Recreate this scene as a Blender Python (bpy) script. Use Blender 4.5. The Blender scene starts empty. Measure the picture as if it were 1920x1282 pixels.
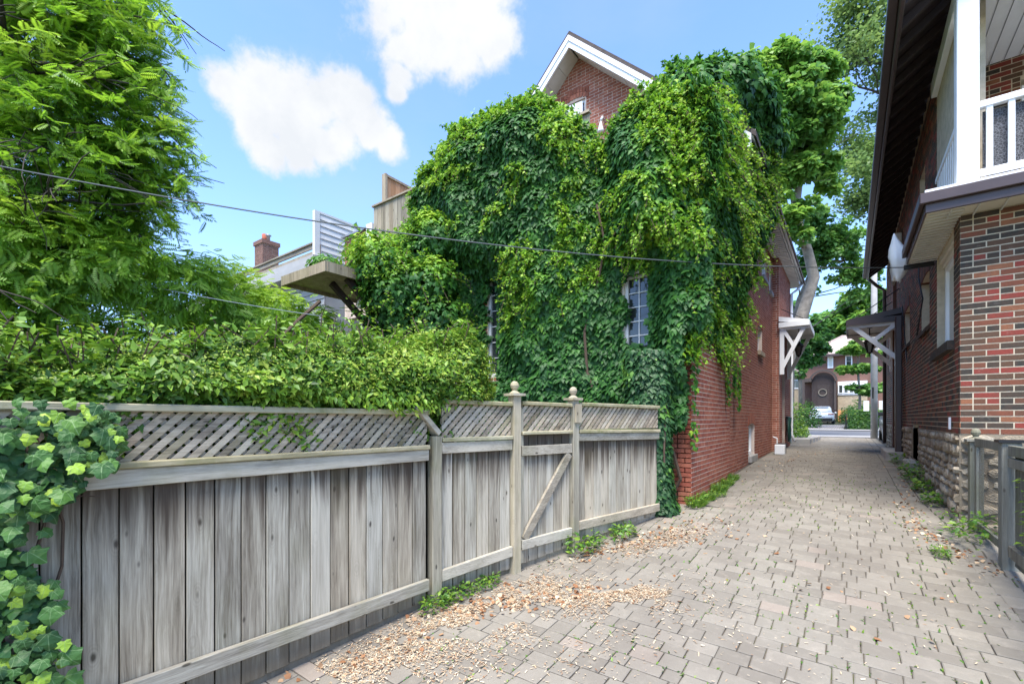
import bpy, math, random
import numpy as np
from mathutils import Vector, Matrix
R_ = math.radians
rnd = random.Random(7)
rng = np.random.default_rng(7)
S = bpy.context.scene
COL = S.collection

# ------------------------------------------------------------------ camera
TH = R_(36.45)
CAMZ = 1.70
cd = bpy.data.cameras.new("camera"); cam = bpy.data.objects.new("camera", cd); COL.objects.link(cam)
cam.location = (0, 0, CAMZ); cam.rotation_euler = (R_(90), 0, TH)
cd.sensor_width = 36; cd.lens = 16.07; cd.shift_y = 0.075; cd.clip_start = 0.05; cd.clip_end = 3000
S.camera = cam

# ------------------------------------------------------------------ light
SUN_EL, SUN_AZ = R_(66), R_(163)            # azimuth measured from +Y clockwise
EXPOSURE = 1.68
S.view_settings.view_transform = 'Standard'; S.view_settings.look = 'None'
S.view_settings.exposure = EXPOSURE; S.view_settings.gamma = 1; S.view_settings.use_curve_mapping = False
S.cycles.use_denoising = True
S.cycles.max_bounces = 6; S.cycles.diffuse_bounces = 3; S.cycles.transmission_bounces = 3
sl = bpy.data.lights.new("sun", 'SUN'); so = bpy.data.objects.new("sun", sl); COL.objects.link(so)
sl.energy = 2.9; sl.angle = R_(32); sl.color = (1.0, 0.95, 0.86)
sdir = Vector((math.sin(SUN_AZ)*math.cos(SUN_EL), math.cos(SUN_AZ)*math.cos(SUN_EL), math.sin(SUN_EL)))
so.rotation_euler = (-sdir).to_track_quat('-Z', 'Y').to_euler()

# view basis, used only to turn directions seen in the photograph into world points
FW = np.array([-math.sin(TH), math.cos(TH), 0.0]); RT = np.array([math.cos(TH), math.sin(TH), 0.0])
def ray(px, py):
    return FW + (px-960)/857*RT + np.array([0, 0, (785-py)/857])
def at(px, py, z):                          # world point on a sight line at depth z
    p = ray(px, py)*z; return (p[0], p[1], p[2]+CAMZ)

# ------------------------------------------------------------------ node helper
def N(nt, typ, **kw):
    n = nt.nodes.new(typ)
    for k, v in kw.items():
        if k.startswith('i_'):
            key = k[2:]; key = int(key) if key.isdigit() else key.replace('_', ' ')
            s = n.inputs[key]
            if hasattr(v, 'is_output'): nt.links.new(v, s)
            else: s.default_value = v
        else: setattr(n, k, v)
    return n
def M(nt, op, a, b=None, c=None, clamp=False):
    n = nt.nodes.new('ShaderNodeMath'); n.operation = op; n.use_clamp = clamp
    for i, v in enumerate((a, b, c)):
        if v is None: continue
        if hasattr(v, 'is_output'): nt.links.new(v, n.inputs[i])
        else: n.inputs[i].default_value = v
    return n.outputs[0]
def MIX(nt, f, a, b, mode='MIX'):
    n = nt.nodes.new('ShaderNodeMix'); n.data_type = 'RGBA'; n.blend_type = mode
    for s, v in ((n.inputs[0], f), (n.inputs[6], a), (n.inputs[7], b)):
        if hasattr(v, 'is_output'): nt.links.new(v, s)
        else: s.default_value = v if not isinstance(v, tuple) or len(v) == 4 else (*v, 1)
    return n.outputs[2]
def RAMP(nt, f, stops, interp='LINEAR'):
    n = nt.nodes.new('ShaderNodeValToRGB'); cr = n.color_ramp; cr.interpolation = interp
    while len(cr.elements) < len(stops): cr.elements.new(0.5)
    for e, (p, c) in zip(cr.elements, stops):
        e.position = p; e.color = (*c, 1) if len(c) == 3 else c
    nt.links.new(f, n.inputs[0]); return n.outputs[0]
def NOISE(nt, vec, scale, detail=3, rough=.55, out=0):
    n = nt.nodes.new('ShaderNodeTexNoise'); n.inputs['Scale'].default_value = scale
    n.inputs['Detail'].default_value = detail; n.inputs['Roughness'].default_value = rough
    if vec is not None: nt.links.new(vec, n.inputs['Vector'])
    return n.outputs[out]
def MAPV(nt, vec, scale=(1, 1, 1), loc=(0, 0, 0), rot=(0, 0, 0)):
    n = nt.nodes.new('ShaderNodeMapping'); nt.links.new(vec, n.inputs[0])
    n.inputs['Scale'].default_value = scale; n.inputs['Location'].default_value = loc; n.inputs['Rotation'].default_value = rot
    return n.outputs[0]

# ------------------------------------------------------------------ sky
W = bpy.data.worlds.new("World"); S.world = W; W.use_nodes = True
nt = W.node_tree; nt.nodes.clear()
sky = N(nt, 'ShaderNodeTexSky', sky_type='NISHITA', sun_disc=False)
sky.sun_elevation = SUN_EL; sky.sun_rotation = SUN_AZ; sky.air_density = 1.0; sky.dust_density = 0.3; sky.ozone_density = 2.2
tc = N(nt, 'ShaderNodeTexCoord'); dirv = tc.outputs['Generated']
def blobdir(px, py):
    v = ray(px, py); v = v/np.linalg.norm(v); return tuple(v)
blobs = [(430,165,.05),(495,160,.075),(480,200,.09),(540,195,.095),(600,205,.075),(650,205,.085),(690,240,.07),(560,240,.09),(640,255,.08),(510,285,.055),(560,290,.06),(730,268,.05),(605,270,.07),
         (740,-10,.12),(790,20,.11),(840,30,.12),(890,50,.10),(810,80,.10),(920,70,.075),(765,100,.07),(750,140,.05),(745,170,.035),(860,100,.085),(800,-60,.13),(880,-40,.12)]
nz1 = NOISE(nt, dirv, 6.5, 7, .62); nz2 = NOISE(nt, dirv, 19, 5, .6)
warp = M(nt, 'ADD', M(nt, 'MULTIPLY', M(nt, 'SUBTRACT', nz1, .5), 1.3), M(nt, 'MULTIPLY', M(nt, 'SUBTRACT', nz2, .5), 1.1))
acc = None
for px, py, r in blobs:
    d = N(nt, 'ShaderNodeVectorMath', operation='DISTANCE'); nt.links.new(dirv, d.inputs[0]); d.inputs[1].default_value = blobdir(px, py)
    v = M(nt, 'SUBTRACT', 1.0, M(nt, 'DIVIDE', d.outputs['Value'], r*.86))
    acc = v if acc is None else M(nt, 'MAXIMUM', acc, v)
gen = M(nt, 'MULTIPLY', M(nt, 'SUBTRACT', NOISE(nt, dirv, 2.6, 6, .6), .60), 4.0)      # unseen scattered cloud added outside the frame for whiter fill light
# the framed patch of sky keeps only its own two clouds; the rest carries added cumulus to whiten the ambient
dv = N(nt, 'ShaderNodeVectorMath', operation='DISTANCE'); nt.links.new(dirv, dv.inputs[0]); dv.inputs[1].default_value = blobdir(900, 330)
gen = M(nt, 'SUBTRACT', gen, M(nt, 'MULTIPLY', M(nt, 'SUBTRACT', 1.35, dv.outputs['Value'], None, True), 3.0))
acc = M(nt, 'MAXIMUM', M(nt, 'ADD', acc, warp), gen)
cm = N(nt, 'ShaderNodeMapRange', interpolation_type='SMOOTHSTEP'); nt.links.new(acc, cm.inputs[0]); cm.inputs[1].default_value = .08; cm.inputs[2].default_value = .60
wisp = M(nt, 'MULTIPLY', M(nt, 'SUBTRACT', NOISE(nt, MAPV(nt, dirv, (1.4, 1.4, 3.2)), 2.0, 5, .6), .42, None, True), .55)
skyc = MIX(nt, 1.0, sky.outputs[0], (.76, .84, 1.0, 1), 'MULTIPLY')
cloudc = MIX(nt, RAMP(nt, NOISE(nt, dirv, 8, 5, .6), [(.35, (0, 0, 0)), (.6, (1, 1, 1))]), (1.88, 1.96, 2.08, 1), (2.16, 2.2, 2.25, 1))
c1 = MIX(nt, wisp, skyc, (1.5, 1.75, 2.2, 1))
c2 = MIX(nt, cm.outputs[0], c1, cloudc)
bg = N(nt, 'ShaderNodeBackground', i_Color=c2); bg.inputs['Strength'].default_value = 0.145
out = N(nt, 'ShaderNodeOutputWorld'); nt.links.new(bg.outputs[0], out.inputs[0])

# ------------------------------------------------------------------ numeric noise
_perm = np.random.default_rng(3).random(8192)
def vnoise(p, scale=1.0, seed=0):
    p = np.asarray(p, float)*scale + seed*17.31
    i = np.floor(p).astype(np.int64); f = p-i; f = f*f*(3-2*f)
    r = 0
    for dx in (0, 1):
        for dy in (0, 1):
            for dz in (0, 1):
                h = ((i[..., 0]+dx)*73856093 ^ (i[..., 1]+dy)*19349663 ^ (i[..., 2]+dz)*83492791) % 8192
                w = (f[..., 0] if dx else 1-f[..., 0])*(f[..., 1] if dy else 1-f[..., 1])*(f[..., 2] if dz else 1-f[..., 2])
                r = r + w*_perm[h]
    return r
def fbm(p, scale=1.0, seed=0, o=3):
    a, t, s = 0, 0, 1.0
    for k in range(o):
        a = a + s*vnoise(p, scale*2**k, seed+k); t += s; s *= .5
    return a/t

# ------------------------------------------------------------------ objects
def tag(o, label=None, cat=None, group=None, kind=None):
    if label: o['label'] = label
    if cat: o['category'] = cat
    if group: o['group'] = group
    if kind: o['kind'] = kind
    return o
def empty(name, loc=(0, 0, 0), label=None, cat=None, group=None):
    o = bpy.data.objects.new(name, None); o.empty_display_size = .2; COL.objects.link(o); o.location = loc
    return tag(o, label, cat, group)
def link(name, me, parent=None):
    o = bpy.data.objects.new(name, me); COL.objects.link(o)
    if parent is not None:
        o.parent = parent
        b = parent; off = Vector((0, 0, 0))
        while b is not None: off += b.location; b = b.parent
        o.location = -off                    # meshes are written in world coordinates
    return o
def npmesh(name, v, f, mats, tint=None, smooth=False, dom='POINT', mi=None):
    """v (n,3), f (m,k) all faces of equal size"""
    me = bpy.data.meshes.new(name); v = np.asarray(v, np.float32); f = np.asarray(f, np.int32)
    me.vertices.add(len(v)); me.vertices.foreach_set('co', v.ravel())
    k = f.shape[1]; me.loops.add(f.size); me.loops.foreach_set('vertex_index', f.ravel())
    me.polygons.add(len(f)); me.polygons.foreach_set('loop_start', np.arange(0, f.size, k, dtype=np.int32))
    if tint is not None:
        a = me.attributes.new('tint', 'FLOAT', dom); a.data.foreach_set('value', np.asarray(tint, np.float32).ravel())
    for m in (mats if isinstance(mats, (list, tuple)) else [mats]): me.materials.append(m)
    if mi is not None: me.polygons.foreach_set('material_index', np.asarray(mi, np.int32))
    if smooth: me.polygons.foreach_set('use_smooth', np.ones(len(f), bool))
    me.update(calc_edges=True); me.validate()
    return me
class MB:
    def __init__(s): s.v = []; s.f = []; s.t = []; s.m = []
    def add(s, vs, fs, tint=.5, mi=0):
        b = len(s.v); s.v += [tuple(p) for p in vs]; s.f += [tuple(i+b for i in q) for q in fs]; s.t += [tint]*len(fs); s.m += [mi]*len(fs)
    def hexa(s, c, tint=.5, mi=0):           # 8 corners: bottom ring 0-3, top ring 4-7
        s.add(c, [(0, 3, 2, 1), (4, 5, 6, 7), (0, 1, 5, 4), (1, 2, 6, 5), (2, 3, 7, 6), (3, 0, 4, 7)], tint, mi)
    def box(s, x0, x1, y0, y1, z0, z1, tint=.5, mi=0):
        s.hexa([(x0, y0, z0), (x1, y0, z0), (x1, y1, z0), (x0, y1, z0), (x0, y0, z1), (x1, y0, z1), (x1, y1, z1), (x0, y1, z1)], tint, mi)
    def bar(s, a, b, w, h, up=(0, 0, 1), tint=.5, mi=0):     # square bar from a to b, w sideways, h along up
        a, b, up = Vector(a), Vector(b), Vector(up); d = (b-a).normalized()
        x = d.cross(up).normalized()*w/2; y = x.cross(d).normalized()*h/2
        s.hexa([a-x-y, a+x-y, b+x-y, b-x-y, a-x+y, a+x+y, b+x+y, b-x+y], tint, mi)
    def tube(s, pts, rad, n=6, tint=.5, mi=0, cap=True):
        pts = [Vector(p) for p in pts]; rad = rad if hasattr(rad, '__len__') else [rad]*len(pts)
        rings = []; px = None
        for i, p in enumerate(pts):
            d = (pts[min(i+1, len(pts)-1)]-pts[max(i-1, 0)]).normalized()
            if px is None: px = d.orthogonal().normalized()
            px = (px-d*px.dot(d)).normalized(); py = d.cross(px)
            rings.append([p+(px*math.cos(2*math.pi*k/n)+py*math.sin(2*math.pi*k/n))*rad[i] for k in range(n)])
        vs = [q for r in rings for q in r]; fs = []
        for i in range(len(pts)-1):
            for k in range(n):
                fs.append((i*n+k, i*n+(k+1) % n, (i+1)*n+(k+1) % n, (i+1)*n+k))
        if cap: fs += [tuple(range(n-1, -1, -1)), tuple((len(pts)-1)*n+k for k in range(n))]
        s.add(vs, fs, tint, mi)
    def lathe(s, c, prof, n=12, tint=.5, mi=0):              # prof: (r, z)
        c = Vector(c); vs = []; fs = []
        for r, z in prof:
            vs += [c+Vector((r*math.cos(2*math.pi*k/n), r*math.sin(2*math.pi*k/n), z)) for k in range(n)]
        for i in range(len(prof)-1):
            for k in range(n): fs.append((i*n+k, i*n+(k+1) % n, (i+1)*n+(k+1) % n, (i+1)*n+k))
        fs += [tuple(range(n-1, -1, -1)), tuple((len(prof)-1)*n+k for k in range(n))]
        s.add(vs, fs, tint, mi)
    def prism(s, poly, ext, tint=.5, mi=0):                  # poly: 3D points, extruded by ext
        n = len(poly); e = Vector(ext); a = [Vector(p) for p in poly]; b = [p+e for p in a]
        s.add(a+b, [tuple(range(n-1, -1, -1)), tuple(range(n, 2*n))]+[(i, (i+1) % n, n+(i+1) % n, n+i) for i in range(n)], tint, mi)
    def mesh(s, name, mats, smooth=False):
        me = bpy.data.meshes.new(name); me.from_pydata(s.v, [], s.f)
        for m in (mats if isinstance(mats, (list, tuple)) else [mats]): me.materials.append(m)
        a = me.attributes.new('tint', 'FLOAT', 'FACE'); a.data.foreach_set('value', s.t)
        me.polygons.foreach_set('material_index', s.m)
        if smooth: me.polygons.foreach_set('use_smooth', [True]*len(s.f))
        me.update(); return me
    def build(s, name, mats, parent=None, smooth=False, kind=None, bevel=0):
        o = link(name, s.mesh(name, mats, smooth), parent)
        if kind: o['kind'] = kind
        if bevel:
            m = o.modifiers.new('bevel', 'BEVEL'); m.width = bevel; m.segments = 1; m.limit_method = 'ANGLE'
        return o

# ------------------------------------------------------------------ materials
def mat(name):
    m = bpy.data.materials.new(name); m.use_nodes = True
    nt = m.node_tree; b = nt.nodes['Principled BSDF']; return m, nt, b
def tintnode(nt): return N(nt, 'ShaderNodeAttribute', attribute_name='tint').outputs['Fac']
def geo(nt): return N(nt, 'ShaderNodeNewGeometry').outputs['Position']
def bump(nt, b, h, strength=.4, dist=.01):
    n = N(nt, 'ShaderNodeBump'); n.inputs['Strength'].default_value = strength; n.inputs['Distance'].default_value = dist
    nt.links.new(h, n.inputs['Height']); nt.links.new(n.outputs[0], b.inputs['Normal'])
def simple(name, col, rough=.6, metal=0, var=.25, scale=6, bs=.1, spec=.4):
    m, nt, b = mat(name); p = geo(nt); nz = NOISE(nt, p, scale, 5, .6)
    k = N(nt, 'ShaderNodeMapRange'); nt.links.new(nz, k.inputs[0]); k.inputs[1].default_value = .25; k.inputs[2].default_value = .75
    k.inputs[3].default_value = 1-var; k.inputs[4].default_value = 1+var*.6
    cc = N(nt, 'ShaderNodeVectorMath', operation='SCALE'); cc.inputs[0].default_value = col; nt.links.new(k.outputs[0], cc.inputs['Scale'])
    nt.links.new(cc.outputs[0], b.inputs['Base Color']); b.inputs['Roughness'].default_value = rough; b.inputs['Metallic'].default_value = metal
    b.inputs['Specular IOR Level'].default_value = spec
    if bs: bump(nt, b, NOISE(nt, p, scale*9, 3), bs, .01)
    return m
def brickmat(name, stops, interp='CONSTANT', soot=.3):
    m, nt, b = mat(name); t = tintnode(nt); p = geo(nt)
    base = RAMP(nt, t, stops, interp)
    g = NOISE(nt, MAPV(nt, p, (1, 1, 1)), 55, 4, .65); g2 = NOISE(nt, p, 1.3, 4, .6)
    c = MIX(nt, M(nt, 'MULTIPLY', g, .45), base, (0, 0, 0, 1), 'MIX')
    c = MIX(nt, M(nt, 'MULTIPLY', M(nt, 'SUBTRACT', NOISE(nt, p, 11, 3, .6), .42, None, True), 1.6), c, (.12, .06, .038, 1))
    c = MIX(nt, M(nt, 'MULTIPLY', M(nt, 'SUBTRACT', g2, .45, None, True), soot*2.2), c, (.035, .03, .028, 1))
    c = MIX(nt, M(nt, 'MULTIPLY', M(nt, 'SUBTRACT', NOISE(nt, p, 9, 5, .7), .62, None, True), 1.2), c, (.55, .45, .38, 1))
    nt.links.new(c, b.inputs['Base Color']); b.inputs['Roughness'].default_value = .85; b.inputs['Specular IOR Level'].default_value = .25
    bump(nt, b, g, .5, .006); return m
m_brick_r = brickmat('rug_brick', [(0, (.056, .050, .041)), (.22, (.080, .060, .044)), (.36, (.130, .074, .046)), (.54, (.180, .078, .046)), (.68, (.235, .080, .046)), (.80, (.30, .058, .042)), (.93, (.33, .13, .065))])
m_brick_l = brickmat('red_brick', [(0, (.36, .112, .068)), (.5, (.47, .160, .098)), (1, (.54, .21, .135))], 'LINEAR', .35)
m_brick_p = brickmat('orange_red_brick', [(0, (.38, .10, .065)), (.5, (.47, .14, .085)), (1, (.53, .19, .115))], 'LINEAR', .12)
m_brick_d = brickmat('old_brown_brick', [(0, (.20, .11, .085)), (1, (.34, .19, .15))], 'LINEAR', .3)
m_mortar_r = simple('light_mortar', (.52, .44, .32), .9, 0, .3, 8, .3)
m_mortar_l = simple('pinkish_mortar', (.60, .48, .40), .9, 0, .35, 5, .3)
m_mortar_p = simple('pale_mortar', (.68, .60, .48), .9, 0, .25, 8, .3)
m_white = simple('white_paint', (.80, .81, .82), .45, 0, .08, 3, .02)
m_trim = simple('off_white_trim', (.62, .62, .60), .5, 0, .15, 3, .04)
m_cream = simple('cream_soffit', (.66, .62, .53), .55, 0, .1, 3, .02)
m_brown = simple('brown_fascia', (.055, .035, .033), .4, 0, .2, 4, .03, .5)
m_darkwood = simple('dark_soffit_board', (.040, .027, .025), .7, 0, .3, 5, .1)
m_black = simple('black_metal', (.015, .015, .016), .45, .2, .2, 8, .05)
m_grey = simple('grey_metal', (.35, .36, .37), .4, .6, .15, 8, .02)
m_conc = simple('concrete', (.38, .36, .33), .9, 0, .3, 4, .3)
m_side = simple('grey_siding', (.36, .355, .35), .6, 0, .1, 3, .03)
m_shingle = simple('brown_shingle', (.075, .06, .055), .9, 0, .35, 12, .4)
m_shingle2 = simple('pinkish_shingle', (.36, .29, .26), .9, 0, .15, 6, .3)
m_asphalt = simple('asphalt', (.13, .13, .135), .9, 0, .25, 3, .3)
m_walkc = simple('pale_sidewalk', (.34, .32, .295), .9, 0, .15, 2, .2)
m_bag = simple('white_plastic_sheet', (.82, .82, .82), .35, 0, .06, 8, .1)
m_hose = simple('green_hose', (.02, .07, .05), .45, 0, .2, 8, .02)
m_stem = simple('brown_stem', (.09, .06, .04), .9, 0, .3, 20, .3)
m_bark = simple('grey_bark', (.23, .20, .16), .95, 0, .45, 5, .8)
m_darkbark = simple('dark_bark', (.06, .05, .042), .95, 0, .4, 6, .6)
m_wire = simple('steel_wire', (.10, .11, .11), .5, .3, .1, 5, 0)
m_chrome = simple('white_carpaint', (.66, .68, .70), .25, .1, .04, 1, 0, .6)
m_dcar = simple('dark_carpaint', (.045, .048, .052), .2, .4, .04, 1, 0, .6)
m_rubber = simple('tyre_rubber', (.018, .018, .018), .8, 0, .1, 9, 0)
m_soil = simple('garden_soil', (.085, .065, .045), .95, 0, .4, 5, .6)
m_red = simple('red_lens', (.25, .01, .01), .2, 0, .1, 9, 0)
m_orangewood = simple('orange_wood', (.50, .25, .10), .6, 0, .2, 4, .05)
m_stone_tan = simple('tan_stone', (.40, .32, .22), .9, 0, .3, 5, .4)
m_globe = simple('frosted_globe', (.75, .73, .66), .3, 0, .05, 4, 0)

def glassmat(name, col, rough=.08):
    m, nt, b = mat(name); p = geo(nt)
    nt.links.new(MIX(nt, NOISE(nt, p, 2.0, 3), (*col, 1), (col[0]*1.8, col[1]*1.8, col[2]*1.8, 1)), b.inputs['Base Color'])
    b.inputs['Roughness'].default_value = rough; b.inputs['Specular IOR Level'].default_value = .8; return m
m_glass = glassmat('dark_window_glass', (.02, .024, .024))
m_blind = simple('white_blind', (.66, .66, .60), .5, 0, .1, 2, .02)

def woodmat(name, axis, dark, mid, light, stain=True, green=.5, new=False):
    """weathered board: axis = grain direction (0 x, 1 y, 2 z)"""
    m, nt, b = mat(name); p = geo(nt); t = tintnode(nt)
    off = N(nt, 'ShaderNodeCombineXYZ'); nt.links.new(M(nt, 'MULTIPLY', t, 37.0), off.inputs[0]); nt.links.new(M(nt, 'MULTIPLY', t, 53.0), off.inputs[1]); nt.links.new(M(nt, 'MULTIPLY', t, 71.0), off.inputs[2])
    q = N(nt, 'ShaderNodeVectorMath', operation='ADD'); nt.links.new(p, q.inputs[0]); nt.links.new(off.outputs[0], q.inputs[1]); q = q.outputs[0]
    def ax(a, c): v = [a, a, a]; v[axis] = c; return tuple(v)
    wob = N(nt, 'ShaderNodeVectorMath', operation='SCALE'); nt.links.new(NOISE(nt, MAPV(nt, q, ax(5, 2.2)), 1, 2, .5, 1), wob.inputs[0]); wob.inputs['Scale'].default_value = .05
    qw = N(nt, 'ShaderNodeVectorMath', operation='ADD'); nt.links.new(q, qw.inputs[0]); nt.links.new(wob.outputs[0], qw.inputs[1]); qw = qw.outputs[0]
    broad = NOISE(nt, MAPV(nt, q, ax(10, .9)), 1, 5, .62); stripe = NOISE(nt, MAPV(nt, qw, ax(26, .45)), 1, 3, .6)
    grain = NOISE(nt, MAPV(nt, qw, ax(75, 1.4)), 1, 5, .7); fine = NOISE(nt, MAPV(nt, q, ax(190, 5)), 1, 3, .6)
    t2 = M(nt, 'FRACT', M(nt, 'MULTIPLY', t, 7.31)); t3 = M(nt, 'FRACT', M(nt, 'MULTIPLY', t, 13.77))
    g = M(nt, 'ADD', M(nt, 'MULTIPLY', broad, .42), M(nt, 'ADD', M(nt, 'MULTIPLY', grain, .38), M(nt, 'MULTIPLY', fine, .20)))
    g = M(nt, 'ADD', g, M(nt, 'MULTIPLY', M(nt, 'SUBTRACT', t2, .5), .17))
    c = RAMP(nt, g, [(.36, dark), (.475, mid), (.60, light)])
    warm = MIX(nt, 1.0, c, (1.06, .97, .88, 1), 'MULTIPLY'); c = MIX(nt, t3, c, warm)
    pur = M(nt, 'MULTIPLY', M(nt, 'SUBTRACT', NOISE(nt, MAPV(nt, q, ax(13, .7)), 1, 4, .6), .52, None, True), 3.0, None, True)
    c = MIX(nt, M(nt, 'MULTIPLY', pur, .75), c, (dark[0]*.95, dark[1]*.90, dark[2]*.93, 1))
    # knots with a few rings round them
    kn = nt.nodes.new('ShaderNodeTexVoronoi'); nt.links.new(MAPV(nt, qw, ax(9.5, 4.2)), kn.inputs['Vector']); kn.inputs['Scale'].default_value = 1
    kd = N(nt, 'ShaderNodeMapRange', interpolation_type='SMOOTHSTEP'); nt.links.new(kn.outputs['Distance'], kd.inputs[0]); kd.inputs[1].default_value = .05; kd.inputs[2].default_value = .12; kd.inputs[3].default_value = .85; kd.inputs[4].default_value = 0
    ring = M(nt, 'MULTIPLY', M(nt, 'ADD', M(nt, 'MULTIPLY', M(nt, 'SINE', M(nt, 'MULTIPLY', kn.outputs['Distance'], 75.0)), .5), .5), M(nt, 'SUBTRACT', 1.0, M(nt, 'MULTIPLY', kn.outputs['Distance'], 2.6), None, True))
    c = MIX(nt, M(nt, 'MULTIPLY', ring, M(nt, 'MULTIPLY', M(nt, 'GREATER_THAN', t2, .45), .30)), c, (dark[0]*.55, dark[1]*.52, dark[2]*.45, 1))
    c = MIX(nt, kd.outputs[0], c, (.05, .04, .03, 1))
    sep = N(nt, 'ShaderNodeSeparateXYZ'); nt.links.new(p, sep.inputs[0]); z = sep.outputs[2]
    if stain:                                # water stains running down from under the rail; dirt splashed up from the ground
        k = N(nt, 'ShaderNodeMapRange', interpolation_type='SMOOTHSTEP'); nt.links.new(M(nt, 'ADD', z, M(nt, 'ADD', M(nt, 'MULTIPLY', stripe, .85), M(nt, 'MULTIPLY', t3, .16))), k.inputs[0]); k.inputs[1].default_value = 1.50; k.inputs[2].default_value = 1.93
        c = MIX(nt, M(nt, 'MULTIPLY', k.outputs[0], .92), c, (.055, .038, .027, 1))
        k2 = N(nt, 'ShaderNodeMapRange', interpolation_type='SMOOTHSTEP'); nt.links.new(M(nt, 'SUBTRACT', z, M(nt, 'MULTIPLY', stripe, .22)), k2.inputs[0]); k2.inputs[1].default_value = .05; k2.inputs[2].default_value = .34; k2.inputs[3].default_value = .8; k2.inputs[4].default_value = 0
        c = MIX(nt, k2.outputs[0], c, (.12, .095, .065, 1))
    if green:                                # algae
        gm = M(nt, 'MULTIPLY', M(nt, 'SUBTRACT', NOISE(nt, MAPV(nt, q, (2.6, 2.6, 1.6)), 1, 5, .65), .50, None, True), green*5, None, True)
        c = MIX(nt, M(nt, 'MINIMUM', gm, .7), c, (.15, .16, .045, 1))
    nt.links.new(c, b.inputs['Base Color']); b.inputs['Roughness'].default_value = .85; b.inputs['Specular IOR Level'].default_value = .2
    bump(nt, b, M(nt, 'ADD', M(nt, 'MULTIPLY', grain, .7), M(nt, 'MULTIPLY', fine, .5)), .55, .005)
    return m
GD, GM_, GL = (.165, .14, .105), (.345, .315, .25), (.53, .495, .405)
m_board = woodmat('weathered_board', 2, GD, GM_, GL, True, .12)
m_rail = woodmat('weathered_rail', 1, (.20, .178, .14), (.345, .32, .26), (.49, .46, .38), False, .22)
m_ledge = woodmat('mossy_ledge', 1, (.17, .155, .085), (.32, .30, .19), (.45, .42, .30), False, .8)
m_slat = woodmat('lattice_wood', 1, (.17, .14, .105), (.37, .32, .25), (.52, .465, .37), False, .42)
m_post = woodmat('weathered_post', 2, (.19, .17, .125), (.33, .305, .235), (.46, .43, .335), False, .36)
m_gboard = woodmat('gate_grey_wood', 2, (.085, .085, .072), (.165, .165, .142), (.24, .24, .21), False, .3)
m_dboard = woodmat('deck_board', 2, (.13, .115, .09), (.27, .24, .19), (.38, .34, .27), False, .25)
m_nboard = woodmat('new_cedar_board', 2, (.38, .22, .12), (.52, .32, .19), (.60, .42, .27), False, 0)
m_cwood = woodmat('canopy_wood', 0, (.14, .12, .10), (.29, .26, .21), (.38, .34, .28), False, .3)

def leafmat(name, stops, rough=.42, trans=.35, spec=.45, rand=True):
    m, nt, b = mat(name); t = tintnode(nt); p = geo(nt)
    c = RAMP(nt, t, stops); c = MIX(nt, M(nt, 'MULTIPLY', NOISE(nt, p, 35, 2), .45), c, (0, 0, 0, 1))
    nt.links.new(c, b.inputs['Base Color']); b.inputs['Roughness'].default_value = rough; b.inputs['Specular IOR Level'].default_value = spec
    tr = N(nt, 'ShaderNodeBsdfTranslucent'); hs = N(nt, 'ShaderNodeHueSaturation', i_Color=c); hs.inputs['Value'].default_value = 1.5; hs.inputs['Hue'].default_value = .495
    nt.links.new(hs.outputs[0], tr.inputs[0])
    mx = N(nt, 'ShaderNodeMixShader'); mx.inputs[0].default_value = trans; nt.links.new(b.outputs[0], mx.inputs[1]); nt.links.new(tr.outputs[0], mx.inputs[2])
    nt.links.new(mx.outputs[0], nt.nodes['Material Output'].inputs[0]); return m
m_creeper = leafmat('creeper_leaf', [(0, (.024, .086, .024)), (.3, (.055, .182, .035)), (.55, (.105, .28, .030)), (.8, (.24, .46, .030)), (1, (.40, .60, .06))], .5, .3, .28)
m_ivy = leafmat('ivy_leaf', [(0, (.022, .070, .024)), (.4, (.050, .145, .036)), (.7, (.11, .26, .04)), (1, (.30, .50, .06))], .5, .15, .28)
m_hedge = leafmat('hedge_leaf', [(0, (.03, .09, .012)), (.4, (.115, .25, .024)), (.7, (.25, .42, .035)), (1, (.50, .58, .10))], .45, .25, .32)
m_locust = leafmat('locust_leaf', [(0, (.065, .18, .018)), (.5, (.23, .45, .030)), (1, (.45, .66, .06))], .5, .45)
m_maple = leafmat('maple_leaf', [(0, (.05, .16, .04)), (.5, (.14, .33, .055)), (1, (.32, .52, .08))], .5, .35)
m_elm = leafmat('elm_leaf', [(0, (.08, .15, .05)), (.5, (.17, .29, .08)), (1, (.32, .45, .12))], .5, .4)
m_bush = leafmat('shrub_leaf', [(0, (.025, .09, .02)), (.5, (.09, .23, .03)), (1, (.32, .48, .05))], .45, .3)
m_dead = leafmat('dry_leaf', [(0, (.14, .055, .025)), (.4, (.34, .16, .075)), (.7, (.56, .40, .25)), (1, (.80, .68, .50))], .8, .1, .2)

# ------------------------------------------------------------------ terrain
_gy = [-60, -8, 0, 2.7, 4.35, 6.6, 9, 12, 16, 22, 30, 38, 42, 52, 60, 110, 300, 1500]
_gz = [-2, -.5, -.02, .15, .29, .50, .60, .70, .76, .80, .85, .92, 1.0, 1.17, 1.4, 3.0, 6, 10]
def G(x, y):
    return np.interp(y, _gy, _gz) - .05*np.clip((np.asarray(x)+1.0)/2, 0, 1)*np.clip((9-np.asarray(y))/3, 0, 1)
xs = np.concatenate([np.linspace(-900, -30, 14), np.linspace(-24, 24, 49), np.linspace(30, 900, 14)])
ys = np.concatenate([np.linspace(-60, -8, 8), np.linspace(-7, 45, 105), np.linspace(46, 1500, 40)])
XX, YY = np.meshgrid(xs, ys); ZZ = G(XX, YY)-.035
nx, ny = len(xs), len(ys); idx = np.arange(nx*ny).reshape(ny, nx)
fq = np.stack([idx[:-1, :-1], idx[:-1, 1:], idx[1:, 1:], idx[1:, :-1]], -1).reshape(-1, 4)
m_ground, nt, b = mat('lawn_soil'); p = geo(nt)
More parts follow.
